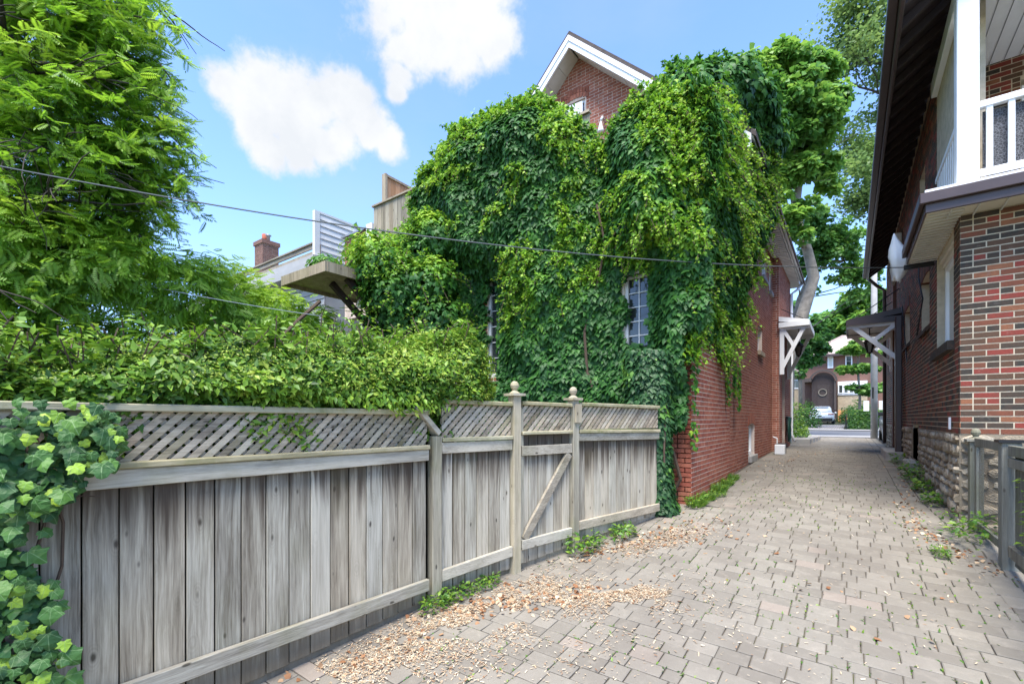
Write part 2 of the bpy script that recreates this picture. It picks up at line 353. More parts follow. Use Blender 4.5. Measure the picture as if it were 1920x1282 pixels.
nt.links.new(MIX(nt, NOISE(nt, p, 1.5, 5), (.05, .07, .025, 1), (.10, .085, .055, 1)), b.inputs['Base Color']); b.inputs['Roughness'].default_value = .95
tag(link('ground', npmesh('ground', np.stack([XX, YY, ZZ], -1).reshape(-1, 3), fq, m_ground)), kind='structure')

# fence line (plan): sections between posts
FL = [(-3.06, -1.0), (-2.82, 2.72), (-2.60, 3.563), (-2.395, 4.353), (-2.0, 5.86)]
def fence_x(y):
    return np.interp(y, [q[1] for q in FL]+[6.64, 6.65], [q[0] for q in FL]+[-1.95, -1.79])
EAST = 1.0

# ---- paved drive
def strip(name, x0, x1, y0, y1, dz, m, n=24, nxs=6, kind='structure'):
    yy = np.linspace(y0, y1, n); vs = []; nn = nxs+1
    for y in yy:
        a = x0(y) if callable(x0) else x0; c = x1(y) if callable(x1) else x1
        for k in range(nn):
            x = a+(c-a)*k/nxs; vs.append((x, y, float(G(x, y))+dz))
    fs = [(i*nn+k, i*nn+k+1, (i+1)*nn+k+1, (i+1)*nn+k) for i in range(n-1) for k in range(nxs)]
    return npmesh(name, vs, fs, m)
m_joint, nt, b = mat('joint_sand'); p = geo(nt)
c = RAMP(nt, NOISE(nt, p, 3.5, 5, .65), [(.38, (.075, .062, .05)), (.55, (.15, .125, .095)), (.66, (.085, .10, .03))])
nt.links.new(MIX(nt, M(nt, 'MULTIPLY', NOISE(nt, p, 90, 2), .6), c, (.03, .026, .02, 1)), b.inputs['Base Color']); b.inputs['Roughness'].default_value = .95
bump(nt, b, NOISE(nt, p, 120, 3), .8, .01)
drive = empty('driveway', (0, 4, float(G(0, 4)))); tag(drive, kind='structure')
link('joint_bed', strip('joint_bed', lambda y: float(fence_x(y))-.1, 1.3, -1.5, 27.2, -.012, m_joint, 120), drive)
m_paver, nt, b = mat('concrete_paver'); p = geo(nt); t = tintnode(nt)
c = RAMP(nt, t, [(0, (.178, .161, .134)), (.35, (.208, .189, .158)), (.7, (.232, .212, .177)), (.92, (.250, .227, .190)), (1, (.268, .226, .188))])
spk = NOISE(nt, p, 160, 3, .7); blot = NOISE(nt, p, 2.1, 5, .6); blot2 = NOISE(nt, p, 14, 4, .6)
c = MIX(nt, M(nt, 'MULTIPLY', M(nt, 'SUBTRACT', spk, .4, None, True), 1.1), c, (.13, .11, .09, 1))
c = MIX(nt, M(nt, 'MULTIPLY', M(nt, 'SUBTRACT', blot, .45, None, True), 1.5), c, (.135, .115, .095, 1))
c = MIX(nt, M(nt, 'MULTIPLY', M(nt, 'SUBTRACT', blot2, .52, None, True), 1.3), c, (.36, .315, .26, 1))
sx = N(nt, 'ShaderNodeSeparateXYZ'); nt.links.new(p, sx.inputs[0])
trk = None
for xc in (-1.05, .28):                      # tyre tracks polished darker along the drive
    tk = M(nt, 'SUBTRACT', 1.0, M(nt, 'DIVIDE', M(nt, 'ABSOLUTE', M(nt, 'SUBTRACT', sx.outputs[0], xc)), .34), None, True); trk = tk if trk is None else M(nt, 'ADD', trk, tk)
c = MIX(nt, M(nt, 'MULTIPLY', M(nt, 'MULTIPLY', trk, NOISE(nt, p, 1.1, 4, .6)), .55), c, (.15, .13, .11, 1))
c = MIX(nt, M(nt, 'MULTIPLY', M(nt, 'SUBTRACT', NOISE(nt, p, .9, 3), .63, None, True), 4.0, None, True), c, (.12, .105, .09, 1))
nt.links.new(c, b.inputs['Base Color']); b.inputs['Roughness'].default_value = .9; b.inputs['Specular IOR Level'].default_value = .2
bump(nt, b, M(nt, 'ADD', spk, M(nt, 'MULTIPLY', blot2, .6)), .45, .006)
def paver_geom(x0, x1, y0, y1, tint, r, rise=0.0):
    g = .0035; x0 += g; x1 -= g; y0 += g; y1 -= g
    j = lambda a: a+r.uniform(-.003, .003)
    h0 = r.uniform(-.0015, .002)+rise; tx, ty = r.uniform(-.006, .006), r.uniform(-.006, .006); cx, cy = (x0+x1)/2, (y0+y1)/2
    c = [(j(x0), j(y0)), (j(x1), j(y0)), (j(x1), j(y1)), (j(x0), j(y1))]
    ch = .006
    lo = [(x, y, float(G(x, y))-.03) for x, y in c]; mid = []; top = []
    for x, y in c:
        z = float(G(x, y))+h0+(x-cx)*tx+(y-cy)*ty
        mid.append((x, y, z-.004)); top.append((x+(ch if x < cx else -ch), y+(ch if y < cy else -ch), z))
    fs = [(8, 9, 10, 11)]
    for a, bq in ((0, 4), (4, 8)):
        for k in range(4): fs.append((a+k, a+(k+1) % 4, bq+(k+1) % 4, bq+k))
    return lo+mid+top, fs
pav = []; r = random.Random(11); y = -.6
def bend(y):                                  # the edge course follows the stone wall, then swings out to the gate
    return float(np.interp(y, [-1, 3.5, 5.0, 6.2, 7.2, 8.5, 27], [1.12, 1.06, .96, .84, .70, .60, .58]))
while y < 26.6:
    h = r.choice([.145, .155, .155, .16, .12])
    xl = float(fence_x(y))-.05; xr = bend(y)
    if y > 6.5: xl = -1.42
    x = xl+r.uniform(-.1, 0)
    while x < xr-.02:
        w = r.choice([.155, .155, .195, .195, .225, .105])
        x1 = min(x+w, xr)
        if xr-x1 < .06: x1 = xr
        pav.append((x, x1, y, y+h)); x = x1
    y += h
for side in (0, 1, 2):                        # soldier courses along both walls
    y = 1.0 if side != 2 else 6.7
    while y < 26.4:
        L = r.uniform(.20, .24) if side != 2 else r.uniform(.42, .62)
        if side == 2: pav.append((-1.79, -1.43, y, y+L))
        else:
            a = bend(y+L/2)+.0+side*.19; pav.append((a, a+.185, y, y+L))
        y += L
def screen_size(p, w, h):
    v = np.array(p)-np.array([0, 0, CAMZ]); z = v@FW
    if z < .3: return 0
    x = 960+857*(v@RT)/z; yy = 785-857*v[2]/z
    if x < -40 or x > 1960 or yy < -40 or yy > 1320: return 0
    return w*h/z**2*(abs(v[2])/np.linalg.norm(v)+.1)
pav = sorted(pav, key=lambda q: -screen_size(((q[0]+q[1])/2, (q[2]+q[3])/2, float(G(0, (q[2]+q[3])/2))), q[1]-q[0], q[3]-q[2]))
rest = MB()
for i, q in enumerate(pav):
    t = r.random(); t = t*.93 if r.random() > .03 else 1.0
    vs, fs = paver_geom(*q, t, r)
    if i < 296:
        b_ = MB(); b_.add(vs, fs, t); b_.build('paver', m_paver, drive)
    else: rest.add(vs, fs, t)
rest.build('paver_field', m_paver, drive, kind='stuff')

# ---- street beyond
tag(link('sidewalk', strip('sidewalk', -60, 60, 27.0, 29.3, .004, m_walkc, 4, 20)), kind='structure')
tag(link('street', strip('street', -120, 120, 29.3, 38.0, -.03, m_asphalt, 6, 24)), kind='structure')
tag(link('sidewalk', strip('sidewalk', -60, 60, 38.0, 39.8, .01, m_walkc, 4, 20)), kind='structure')
m_fardrive, nt, b = mat('far_paving'); p = geo(nt)
bk = N(nt, 'ShaderNodeTexBrick'); nt.links.new(p, bk.inputs['Vector']); bk.inputs['Scale'].default_value = 1; bk.inputs['Brick Width'].default_value = .3; bk.inputs['Row Height'].default_value = .3
bk.inputs['Color1'].default_value = (.30, .27, .24, 1); bk.inputs['Color2'].default_value = (.36, .32, .29, 1); bk.inputs['Mortar'].default_value = (.14, .12, .1, 1); bk.inputs['Mortar Size'].default_value = .03
nt.links.new(bk.outputs[0], b.inputs['Base Color']); b.inputs['Roughness'].default_value = .9
tag(link('opposite_driveway', strip('opposite_driveway', -3.4, -.35, 39.8, 57.5, .012, m_fardrive, 20, 4)), kind='structure')

# ------------------------------------------------------------------ walls
class Face:                                   # a wall plane: origin, horizontal direction u, outward normal n
    def __init__(s, o, u, n): s.o = Vector(o); s.u = Vector(u); s.n = Vector(n)
    def __call__(s, u, z, d=0): return s.o+s.u*u+s.n*d+Vector((0, 0, z))
    def hexa(s, mb, u0, u1, z0, z1, d0, d1, tint=.5, mi=0):
        if s.u.cross(s.n).z > 0:              # keep faces turned outwards
            mb.hexa([s(u0, z0, d0), s(u1, z0, d0), s(u1, z0, d1), s(u0, z0, d1), s(u0, z1, d0), s(u1, z1, d0), s(u1, z1, d1), s(u0, z1, d1)], tint, mi)
        else:
            mb.hexa([s(u1, z0, d0), s(u0, z0, d0), s(u0, z0, d1), s(u1, z0, d1), s(u1, z1, d0), s(u0, z1, d0), s(u0, z1, d1), s(u1, z1, d1)], tint, mi)
def backing(fc, u0, u1, z0, z1, holes, d0=-.25, d1=0, zmax=None):
    mb = MB(); us = sorted({u0, u1, *[h[0] for h in holes], *[h[1] for h in holes]}); zs = sorted({z0, z1, *[h[2] for h in holes], *[h[3] for h in holes]})
    us = [u for u in us if u0 <= u <= u1]; zs = [z for z in zs if z0 <= z <= z1]
    for a, c in zip(us, us[1:]):
        for e, f in zip(zs, zs[1:]):
            mu, mz = (a+c)/2, (e+f)/2
            if any(h[0] < mu < h[1] and h[2] < mz < h[3] for h in holes): continue
            fc.hexa(mb, a, c, e, f, d0, d1)
    return mb
CH = .0677
def bricks(fc, u0, u1, z0, z1, holes, r, ch=CH, L=.213, zmax=None, mt=.012, tintf=None, out=None):
    out = [] if out is None else out; row = 0; z = z0
    while z < z1-.02:
        zt = min(z+ch, z1)
        u = u0+(0 if row % 2 else -L/2)
        if row % 6 == 5: step = L/2
        else: step = L
        while u < u1:
            a, c = max(u, u0), min(u+step, u1); u += step
            segs = [(a, c)]
            for h in holes:
                if h[2] < zt-.012 and h[3] > z+.012:
                    ns = []
                    for s0, s1 in segs:
                        if h[1] <= s0 or h[0] >= s1: ns.append((s0, s1)); continue
                        if h[0] > s0: ns.append((s0, h[0]))
                        if h[1] < s1: ns.append((h[1], s1))
                    segs = ns
            for s0, s1 in segs:
                if s1-s0 < .03: continue
                if zmax is not None:
                    ok = [s0+(s1-s0)*k/16 for k in range(17) if zmax(s0+(s1-s0)*k/16) > z+.03]
                    if len(ok) < 3: continue
                    s0, s1 = ok[0], ok[-1]
                out.append((fc, s0+mt/2, s1-mt/2, z+mt/2, zt-mt/2, r.random(), r.uniform(.0015, .004)))
        z += ch; row += 1
    return out
def lay(bl, house, wallname, m, nparts, parent_of):
    """the bricks that show largest become objects, the others one joined part per wall"""
    key = lambda b: -screen_size(b[0]((b[1]+b[2])/2, (b[3]+b[4])/2), b[2]-b[1], b[4]-b[3])
    bl = sorted(bl, key=key); cache = {}; rest = {}
    for i, (fc, s0, s1, za, zb, t, pr) in enumerate(bl):
        par = parent_of[id(fc)]
        if i < nparts:
            k = (id(fc), round(s1-s0, 2), int(t*14)); me = cache.get(k)
            c = fc((s0+s1)/2, (za+zb)/2, 0)
            if me is None:
                mb = MB(); w = (s1-s0)/2; h = (zb-za)/2; f0 = Face((0, 0, 0), fc.u, fc.n); f0.hexa(mb, -w, w, -h, h, -.005, .003, (int(t*14)+.5)/14)
                me = cache[k] = mb.mesh('brick', m[id(fc)])
            o = link('brick', me, par); o.location = o.location+c+fc.n*rnd.uniform(-.001, .0015)
        else:
            fc.hexa(rest.setdefault(id(fc), (MB(), par, m[id(fc)]))[0], s0, s1, za, zb, -.005, pr, t)
    for mb, par, mm in rest.values(): mb.build('brickwork', mm, par, kind='stuff')
def window(fc, u0, u1, z0, z1, par, rec=.09, fw=.05, nu=0, nv=0, pane=None, sill=None, fm=None, muntin=.016, smat=None):
    mb = MB(); fm = fm or m_white
    fc.hexa(mb, u0, u0+fw, z0, z1, -rec-.04, -rec+.02); fc.hexa(mb, u1-fw, u1, z0, z1, -rec-.04, -rec+.02)
    fc.hexa(mb, u0+fw, u1-fw, z0, z0+fw, -rec-.04, -rec+.018); fc.hexa(mb, u0+fw, u1-fw, z1-fw, z1, -rec-.04, -rec+.018)
    w = mb.build('window', fm, par)
    pb = MB(); fc.hexa(pb, u0+fw, u1-fw, z0+fw, z1-fw, -rec-.03, -rec-.02); pb.build('pane', pane or m_glass, w)
    for k in range(1, nu):
        q = MB(); u = u0+fw+(u1-u0-2*fw)*k/nu; fc.hexa(q, u-muntin/2, u+muntin/2, z0+fw, z1-fw, -rec-.02, -rec); q.build('muntin', fm, w)
    for k in range(1, nv):
        q = MB(); z = z0+fw+(z1-z0-2*fw)*k/nv; fc.hexa(q, u0+fw, u1-fw, z-muntin/2, z+muntin/2, -rec-.02, -rec+.003); q.build('muntin', fm, w)
    if sill:
        q = MB(); fc.hexa(q, u0-.06, u1+.06, z0-sill, z0-.004, -rec-.05, .07); q.build('sill', smat or m_conc, w, bevel=.01)
    return w
def arch(fc, u0, u1, z1, par, m, r, h=.2, rise=.05):   # brick arch over an opening
    n = max(4, int((u1-u0)/.07)); mb = MB()
    for k in range(n):
        a = u0+(u1-u0)*k/n+.004; c = u0+(u1-u0)*(k+1)/n-.004; mid = (2*(k+.5)/n-1); z = z1+rise*(1-mid*mid)
        fc.hexa(mb, a, c, z, z+h, -.10, .014, r.random())
    mb.build('arch', m, par)

# ------------------------------------------------------------------ right-hand house
r = random.Random(5)
RX, RY = 1.02, 7.28
hR = empty('brick_house', (RX, RY, .5), 'mottled dark brown brick house with rough stone base, brown eaves and white balcony', 'house')
fRf = Face((RX, RY, 0), (1, 0, 0), (0, -1, 0)); fRs = Face((RX, RY, 0), (0, 1, 0), (-1, 0, 0)); fRm = Face((RX, 9.0, 0), (1, 0, 0), (0, -1, 0))
Y0 = RY
STONE = 1.525
hs = [(7.66-Y0, 9.0-Y0, 2.66, 4.02), (9.75-Y0, 10.75-Y0, 3.24, 4.06), (12.7-Y0, 13.7-Y0, 3.36, 4.1), (11.2-Y0, 12.1-Y0, .92, 1.60), (14.9-Y0, 15.9-Y0, .9, 3.2), (10.3-Y0, 11.0-Y0, 4.9, 6.0)]
wf = backing(fRf, 0, 5, STONE, 4.06, []).build('wall', m_mortar_r, hR)
mb = backing(fRs, .25, 13, STONE-.8, 6.9, hs); 
ws = mb.build('wall', m_mortar_r, hR)
wm = backing(fRm, 0.25, 5, 4.2, 6.6, [(.83, 1.75, 4.2, 6.25)]).build('wall', m_mortar_r, hR)
bl = bricks(fRf, 0.0, 5.0, STONE, 4.06, [], r)
bricks(fRs, -.009, 1.72, STONE, 4.06, hs, r, out=bl); bricks(fRs, 1.72, 13, STONE, 6.75, hs, r, out=bl)
bricks(fRm, 0, 5.0, 4.2, 6.6, [(.83, 1.75, 4.2, 6.25)], r, out=bl)
lay(bl, hR, 'wall', {id(f): m_brick_r for f in (fRf, fRs, fRm)}, 298, {id(fRf): wf, id(fRs): ws, id(fRm): wm})
# rubble stone base
m_stone, nt, b = mat('rubble_stone'); p = geo(nt); t = tintnode(nt)
c = RAMP(nt, t, [(0, (.30, .24, .165)), (.4, (.44, .36, .255)), (.75, (.56, .475, .35)), (1, (.64, .57, .45))])
c = MIX(nt, M(nt, 'MULTIPLY', NOISE(nt, p, 22, 5, .7), .55), c, (.10, .08, .06, 1)); nt.links.new(c, b.inputs['Base Color']); b.inputs['Roughness'].default_value = .92
bump(nt, b, NOISE(nt, p, 30, 5, .65), .9, .03)
m_stmort = simple('dark_stone_mortar', (.26, .215, .155), .95, 0, .4, 9, .5)
bsf = backing(fRf, .12, 5, .2, STONE-.002, [], -.2, .005).build('stone_base', m_stmort, hR); bss = backing(fRs, 0.005, 13, .3, STONE-.002, [(h[0], h[1], h[2], min(h[3], STONE)) for h in hs if h[2] < 1.5], -.12, .005).build('stone_base', m_stmort, hR)
stones = []
for fc, L, par, zb in ((fRf, 5.0, bsf, .3), (fRs, 12.8, bss, .35)):
    z = zb
    while z < STONE-.02:
        h = r.uniform(.085, .165); zt = min(z+h, STONE)
        if STONE-zt < .05: zt = STONE
        u = r.uniform(-.15, 0) if fc is fRs else 0
        while u < L:
            w = r.uniform(.12, .34); a, c = max(u, 0), min(u+w, L); u += w
            if c-a < .04: continue
            if any(hh[0] < c and hh[1] > a and hh[2] < zt and hh[3] > z for hh in hs) and fc is fRs: continue
            stones.append((fc, par, a, c, z, zt, r.random()))
        z = zt
stones.sort(key=lambda q: -screen_size(q[0]((q[2]+q[3])/2, (q[4]+q[5])/2), q[3]-q[2], q[5]-q[4]))
sr = {}
for i, (fc, par, a, c, z0, z1, t) in enumerate(stones):
    g = .007; j = lambda: r.uniform(-.022, .022); cm_, zm = (a+c)/2, (z0+z1)/2
    o8 = []
    for ang in range(8):
        ca, sa = math.cos(ang*math.pi/4+.39), math.sin(ang*math.pi/4+.39); k = 1/max(abs(ca), abs(sa))**.8
        o8.append((cm_+ca*k*((c-a)/2-g)+j()*.5, zm+sa*k*((z1-z0)/2-g)+j()*.5))
    bulge = r.uniform(.015, .06)
    vs = [fc(u, z, -.02) for u, z in o8]+[fc(cm_+(u-cm_)*.88+j()*.4, zm+(z-zm)*.85+j()*.4, bulge*.7+r.uniform(-.006, .008)) for u, z in o8]+[fc(cm_+j(), zm+j(), bulge)]
    fl = fc.u.cross(fc.n).z < 0
    fs = [(k, (k+1) % 8, 8+(k+1) % 8, 8+k) for k in range(8)]+[(8+k, 8+(k+1) % 8, 16) for k in range(8)]
    if i < 180:
        mb = MB(); mb.add(vs, fs, t); mb.build('stone', m_stone, par)
    else: sr.setdefault(id(par), (MB(), par))[0].add(vs, fs, t)
for mb, par in sr.values(): mb.build('stonework', m_stone, par, kind='stuff')
# windows in the side wall
q = MB(); fRs.hexa(q, 7.60-Y0, 9.04-Y0, 2.54, 2.65, -.12, .07, .2); q.build('brick_sill', m_brick_r, hR)
w = window(fRs, 7.68-Y0, 8.98-Y0, 2.665, 3.86, hR, .10, .07, 0, 0, m_blind)
q = MB(); fRs.hexa(q, 7.66-Y0, 9.0-Y0, 3.862, 3.92, -.14, -.05); fRs.hexa(q, 7.66-Y0, 9.0-Y0, 3.922, 4.02, -.14, -.02); q.build('head_moulding', m_cream, w)
for a, c, z0, z1 in ((9.77, 10.73, 3.26, 4.05), (12.72, 13.68, 3.38, 4.09)):
    window(fRs, a-Y0, c-Y0, z0, z1, hR, .13, .06, 0, 2, None)
    q = MB(); q.add([fRs(a-.06-Y0, z0-.02, -.05), fRs(c+.06-Y0, z0-.02, -.05), fRs(c+.06-Y0, z0-.11, .06), fRs(a-.06-Y0, z0-.11, .06), fRs(a-.06-Y0, z0-.09, -.05), fRs(c+.06-Y0, z0-.09, -.05), fRs(c+.06-Y0, z0-.17, .06), fRs(a-.06-Y0, z0-.17, .06)],
        [(0, 1, 2, 3), (3, 2, 6, 7), (0, 3, 7, 4), (1, 5, 6, 2)], .25); q.build('brick_sill', m_brick_r, hR)
    arch(fRs, a-.05-Y0, c+.05-Y0, z1-.01, hR, m_brick_r, r)
window(fRs, 10.32-Y0, 10.98-Y0, 4.92, 5.98, hR, .12, .06, 0, 2)
w = window(fRs, 11.22-Y0, 12.08-Y0, .94, 1.58, hR, .12, .07); q = MB(); fRs.hexa(q, 11.1-Y0, 12.15-Y0, .72, .90, -.1, .16); q.build('sill', m_conc, w, bevel=.02)
# side door recess under canopy
q = MB(); fRs.hexa(q, 14.9-Y0, 15.9-Y0, .9, 3.2, -.24, -.18); q.build('side_door', m_darkwood, hR)
q = MB(); fRs.hexa(q, 13.9-Y0, 15.95-Y0, .55, .93, .015, .34); q.build('door_step', m_conc, hR, bevel=.015)
# brick pilasters and brown downspouts
q = MB(); fRs.hexa(q, 14.45-Y0, 14.75-Y0, .7, 4.05, .0, .075, .3); fRs.hexa(q, 16.1-Y0, 16.5-Y0, .7, 6.2, .0, .075, .6); q.build('pilaster', m_brick_r, hR)
q = MB(); fRs.hexa(q, 13.95-Y0, 14.12-Y0, .66, 4.12, .03, .16); q.build('downspout', m_brown, hR, bevel=.02)
q = MB(); q.tube([(.52, 19.3, 6.33), (.75, 19.45, 6.1), (.93, 19.5, 5.95), (.93, 19.5, .9)], .05, 8); q.build('downspout', m_brown, hR, True)
# small wall fittings
q = MB(); fRs.hexa(q, .50, .56, 1.57, 1.72, .008, .03, .5); q.build('outlet_box', m_white, hR, bevel=.004)
q = MB(); fRs.hexa(q, 7.0, 7.4, 5.75, 6.15, .012, .14); fRs.hexa(q, 7.17, 7.23, 5.0, 5.748, .012, .06); q.build('electric_box', m_trim, hR, bevel=.02)
q = MB(); q.tube([(.95, 10.42, 4.5), (.95, 10.42, 4.1), (.98, 10.2, 3.7), (.97, 10.9, 3.2), (.98, 12.8, 2.9), (.98, 13.9, 4.3)], .012, 5); q.build('service_cable', m_black, hR)
q = MB(); q.bar((.66, 9.08, 3.98), (1.0, 9.08, 3.98), .06, .06); q.build('cable_bracket', m_black, hR)
# balcony over the bay: fascia, soffit, deck, posts, rail
FX, FY = .70, 6.90
q = MB()
q.add([(FX, FY, 4.02), (5, FY, 4.02), (5, RY+.3, 4.05), (RX+.3, RY+.3, 4.05), (RX+.3, 9.0, 4.05), (FX, 9.0, 4.02)], [(0, 3, 2, 1), (0, 5, 4, 3)])
q.build('balcony_soffit', m_cream, hR)
q = MB(); 
for k in range(19):
    y = FY+.12+k*.11; q.box(FX+.02, RX+.0, y, y+.012, 4.005, 4.019)
for k in range(14):
    x = FX+.2+k*.22; q.box(x, x+.014, FY+.02, RY-.0, 4.005, 4.019)
q.build('soffit_groove', m_trim, hR, kind='stuff')
q = MB(); q.box(FX-.02, 5, FY-.02, FY, 4.0, 4.20); q.box(FX-.02, FX, FY, 9.0, 4.0, 4.20)
q.box(FX-.07, 5, FY-.07, FY-.022, 4.10, 4.22); q.box(FX-.07, FX-.022, FY-.022, 9.0, 4.10, 4.22); q.build('fascia', m_brown, hR, bevel=.008)
q = MB(); q.box(FX-.02, 5, FY-.02, 9.0, 4.222, 4.262); q.build('balcony_deck', m_white, hR)
q = MB(); q.box(.955, 1.135, 7.0, 7.18, 4.264, 6.36); q.build('balcony_post', m_white, hR, bevel=.008)
q = MB(); q.box(3.6, 3.78, 7.0, 7.18, 4.264, 6.36); q.build('balcony_post', m_white, hR, bevel=.008)
rail = MB(); rail.box(1.14, 3.6, 7.06, 7.13, 5.10, 5.17); rail.box(1.14, 3.6, 7.07, 7.12, 4.36, 4.43); rail.box(1.0, 1.06, 7.18, 9.0, 5.10, 5.17); rail.box(1.0, 1.06, 7.18, 9.0, 4.36, 4.43)
ro = rail.build('balustrade', m_white, hR, bevel=.005)
for k in range(15):
    q = MB(); x = 1.20+k*.165; q.box(x, x+.05, 7.075, 7.115, 4.43, 5.10); q.build('baluster', m_white, ro)
for k in range(12):
    q = MB(); y = 7.26+k*.145; q.box(1.01, 1.05, y, y+.045, 4.43, 5.10); q.build('baluster', m_white, ro)
q = MB(); q.box(.955, 1.16, 7.0, 8.995, 6.362, 6.58); q.box(1.162, 5, 7.0, 7.18, 6.362, 6.58); q.build('beam', m_white, hR, bevel=.006)
q = MB(); q.box(1.162, 5, 7.182, 8.99, 6.582, 6.61); q.build('porch_ceiling', m_white, hR)
q = MB()
for k in range(26): q.box(1.25+k*.145, 1.258+k*.145, 7.19, 8.98, 6.574, 6.581)
q.build('ceiling_groove', m_grey, hR, kind='stuff')
dw = window(fRm, .85, 1.73, 4.28, 6.2, hR, .08, .09, 0, 0); 
# dark scroll-work screen behind the balusters
m_scroll, nt, b = mat('scroll_screen'); p = geo(nt)
vz = nt.nodes.new('ShaderNodeTexVoronoi'); vz.feature = 'DISTANCE_TO_EDGE'; nt.links.new(p, vz.inputs['Vector']); vz.inputs['Scale'].default_value = 42
nt.links.new(RAMP(nt, vz.outputs['Distance'], [(.0, (.12, .12, .13)), (.06, (.12, .12, .13)), (.10, (.015, .015, .017))]), b.inputs['Base Color']); b.inputs['Roughness'].default_value = .6
q = MB(); q.box(1.18, 3.55, 7.14, 7.15, 4.40, 5.08); q.build('privacy_screen', m_scroll, hR)
# upper eave: gutter, exposed rafters, roof
EX, EZ = .485, 6.40
q = MB()
top = [(EX, EZ+.14), (2.6, EZ+.14+2.115*.72)]
q.add([(EX, 6.6, top[0][1]), (4.2, 6.6, top[0][1]+3.7*.72), (4.2, 19.6, top[0][1]+3.7*.72), (EX, 19.6, top[0][1]),
       (EX, 6.6, top[0][1]+.14), (4.2, 6.6, top[0][1]+3.7*.72+.14), (4.2, 19.6, top[0][1]+3.7*.72+.14), (EX, 19.6, top[0][1]+.14)],
      [(0, 3, 2, 1), (4, 5, 6, 7), (0, 1, 5, 4), (1, 2, 6, 5), (2, 3, 7, 6), (3, 0, 4, 7)])
zz = top[0][1]+3.7*.72
q.add([(4.203, 6.6, zz), (7.9, 6.6, zz-3.7*.72), (7.9, 19.6, zz-3.7*.72), (4.203, 19.6, zz), (4.203, 6.6, zz+.14), (7.9, 6.6, zz-3.7*.72+.14), (7.9, 19.6, zz-3.7*.72+.14), (4.203, 19.6, zz+.14)],
      [(0, 3, 2, 1), (4, 5, 6, 7), (0, 1, 5, 4), (1, 2, 6, 5), (2, 3, 7, 6), (3, 0, 4, 7)])
q.build('roof', [m_darkwood], hR)
q = MB(); q.prism([(1.2, 7.02, 6.62), (7.2, 7.02, 6.62), (7.2, 7.02, 6.9), (4.2, 7.02, zz-.03), (1.2, 7.02, 6.9)], (0, .1, 0)); q.build('gable_board', m_darkwood, hR)
q = MB(); q.box(EX-.03, EX+.02, 6.6, 19.62, EZ-.02, EZ+.24); q.box(EX-.13, EX-.032, 6.6, 19.62, EZ+.06, EZ+.20); q.build('gutter', m_brown, hR, bevel=.01)
for k in range(32):
    y = 6.85+k*.41; q = MB()
    q.hexa([(EX+.02, y, EZ+.02), (EX+.02, y+.06, EZ+.02), (RX+.0, y+.06, EZ+.02+.535*.72), (RX, y, EZ+.02+.535*.72), (EX+.02, y, EZ+.138), (EX+.02, y+.06, EZ+.138), (RX, y+.06, EZ+.138+.535*.72), (RX, y, EZ+.138+.535*.72)]); q.build('rafter', m_darkwood, hR)
# side-door canopy
def door_canopy(par, x_wall, x_out, y0, y1, z, roofm, frame, proj_dir, bz):
    """flat canopy on X-braced brackets; proj_dir -1 projects towards -X"""
    c = MB(); a, e = sorted((x_wall, x_out))
    zo = z+.0
    c.hexa([(x_out, y0, zo), (x_wall, y0, zo+.13), (x_wall, y1, zo+.13), (x_out, y1, zo), (x_out, y0, zo+.10), (x_wall, y0, zo+.27), (x_wall, y1, zo+.27), (x_out, y1, zo+.10)] if proj_dir < 0 else
           [(x_wall, y0, zo+.13), (x_out, y0, zo), (x_out, y1, zo), (x_wall, y1, zo+.13), (x_wall, y0, zo+.27), (x_out, y0, zo+.10), (x_out, y1, zo+.10), (x_wall, y1, zo+.27)])
    co = c.build('canopy', roofm, par)
    s = MB(); s.box(a+.03, e-.03, y0+.05, y1-.05, z-.035, z-.004); s.build('ceiling_panel', m_trim, co)
    f = MB(); f.box(a, e, y0-.03, y0-.002, z-.06, z+.08); f.box(a, e, y1+.002, y1+.03, z-.06, z+.08)
    f.box(x_out-.015, x_out+.015, y0, y1, z-.06, z+.085); f.build('fascia', roofm, co)
    for yy in (y0+.05, y1-.13):
        g = MB(); d = proj_dir; w = abs(x_out-x_wall)
        g.box(min(x_wall+d*.02, x_wall+d*.13), max(x_wall+d*.02, x_wall+d*.13), yy, yy+.08, bz, z-.04)
        g.bar((x_wall+d*.08, yy+.04, bz+.18), (x_wall+d*(w-.12), yy+.04, z-.08), .07, .10, (0, 1, 0) and (0, 0, 1))
        g.bar((x_wall+d*.10, yy+.037, z-.1), (x_wall+d*(w*.52), yy+.037, bz+.18+(z-bz-.26)*.52), .066, .09)
        g.box(min(x_wall+d*.13, x_out), max(x_wall+d*.13, x_out), yy+.002, yy+.078, z-.13, z-.062)
        g.build('bracket', frame, co)
    return co
cR = door_canopy(hR, RX, -.06, 14.5, 16.4, 4.13, m_brown, m_white, -1, 3.0)
for a_, b_ in (((.12, 14.75, 4.30), (1.0, 14.9, 4.95)), ((.12, 16.1, 4.30), (1.0, 16.3, 4.95))):
    q = MB(); q.tube([a_, b_], .012, 5); q.build('tie_rod', m_black, cR)

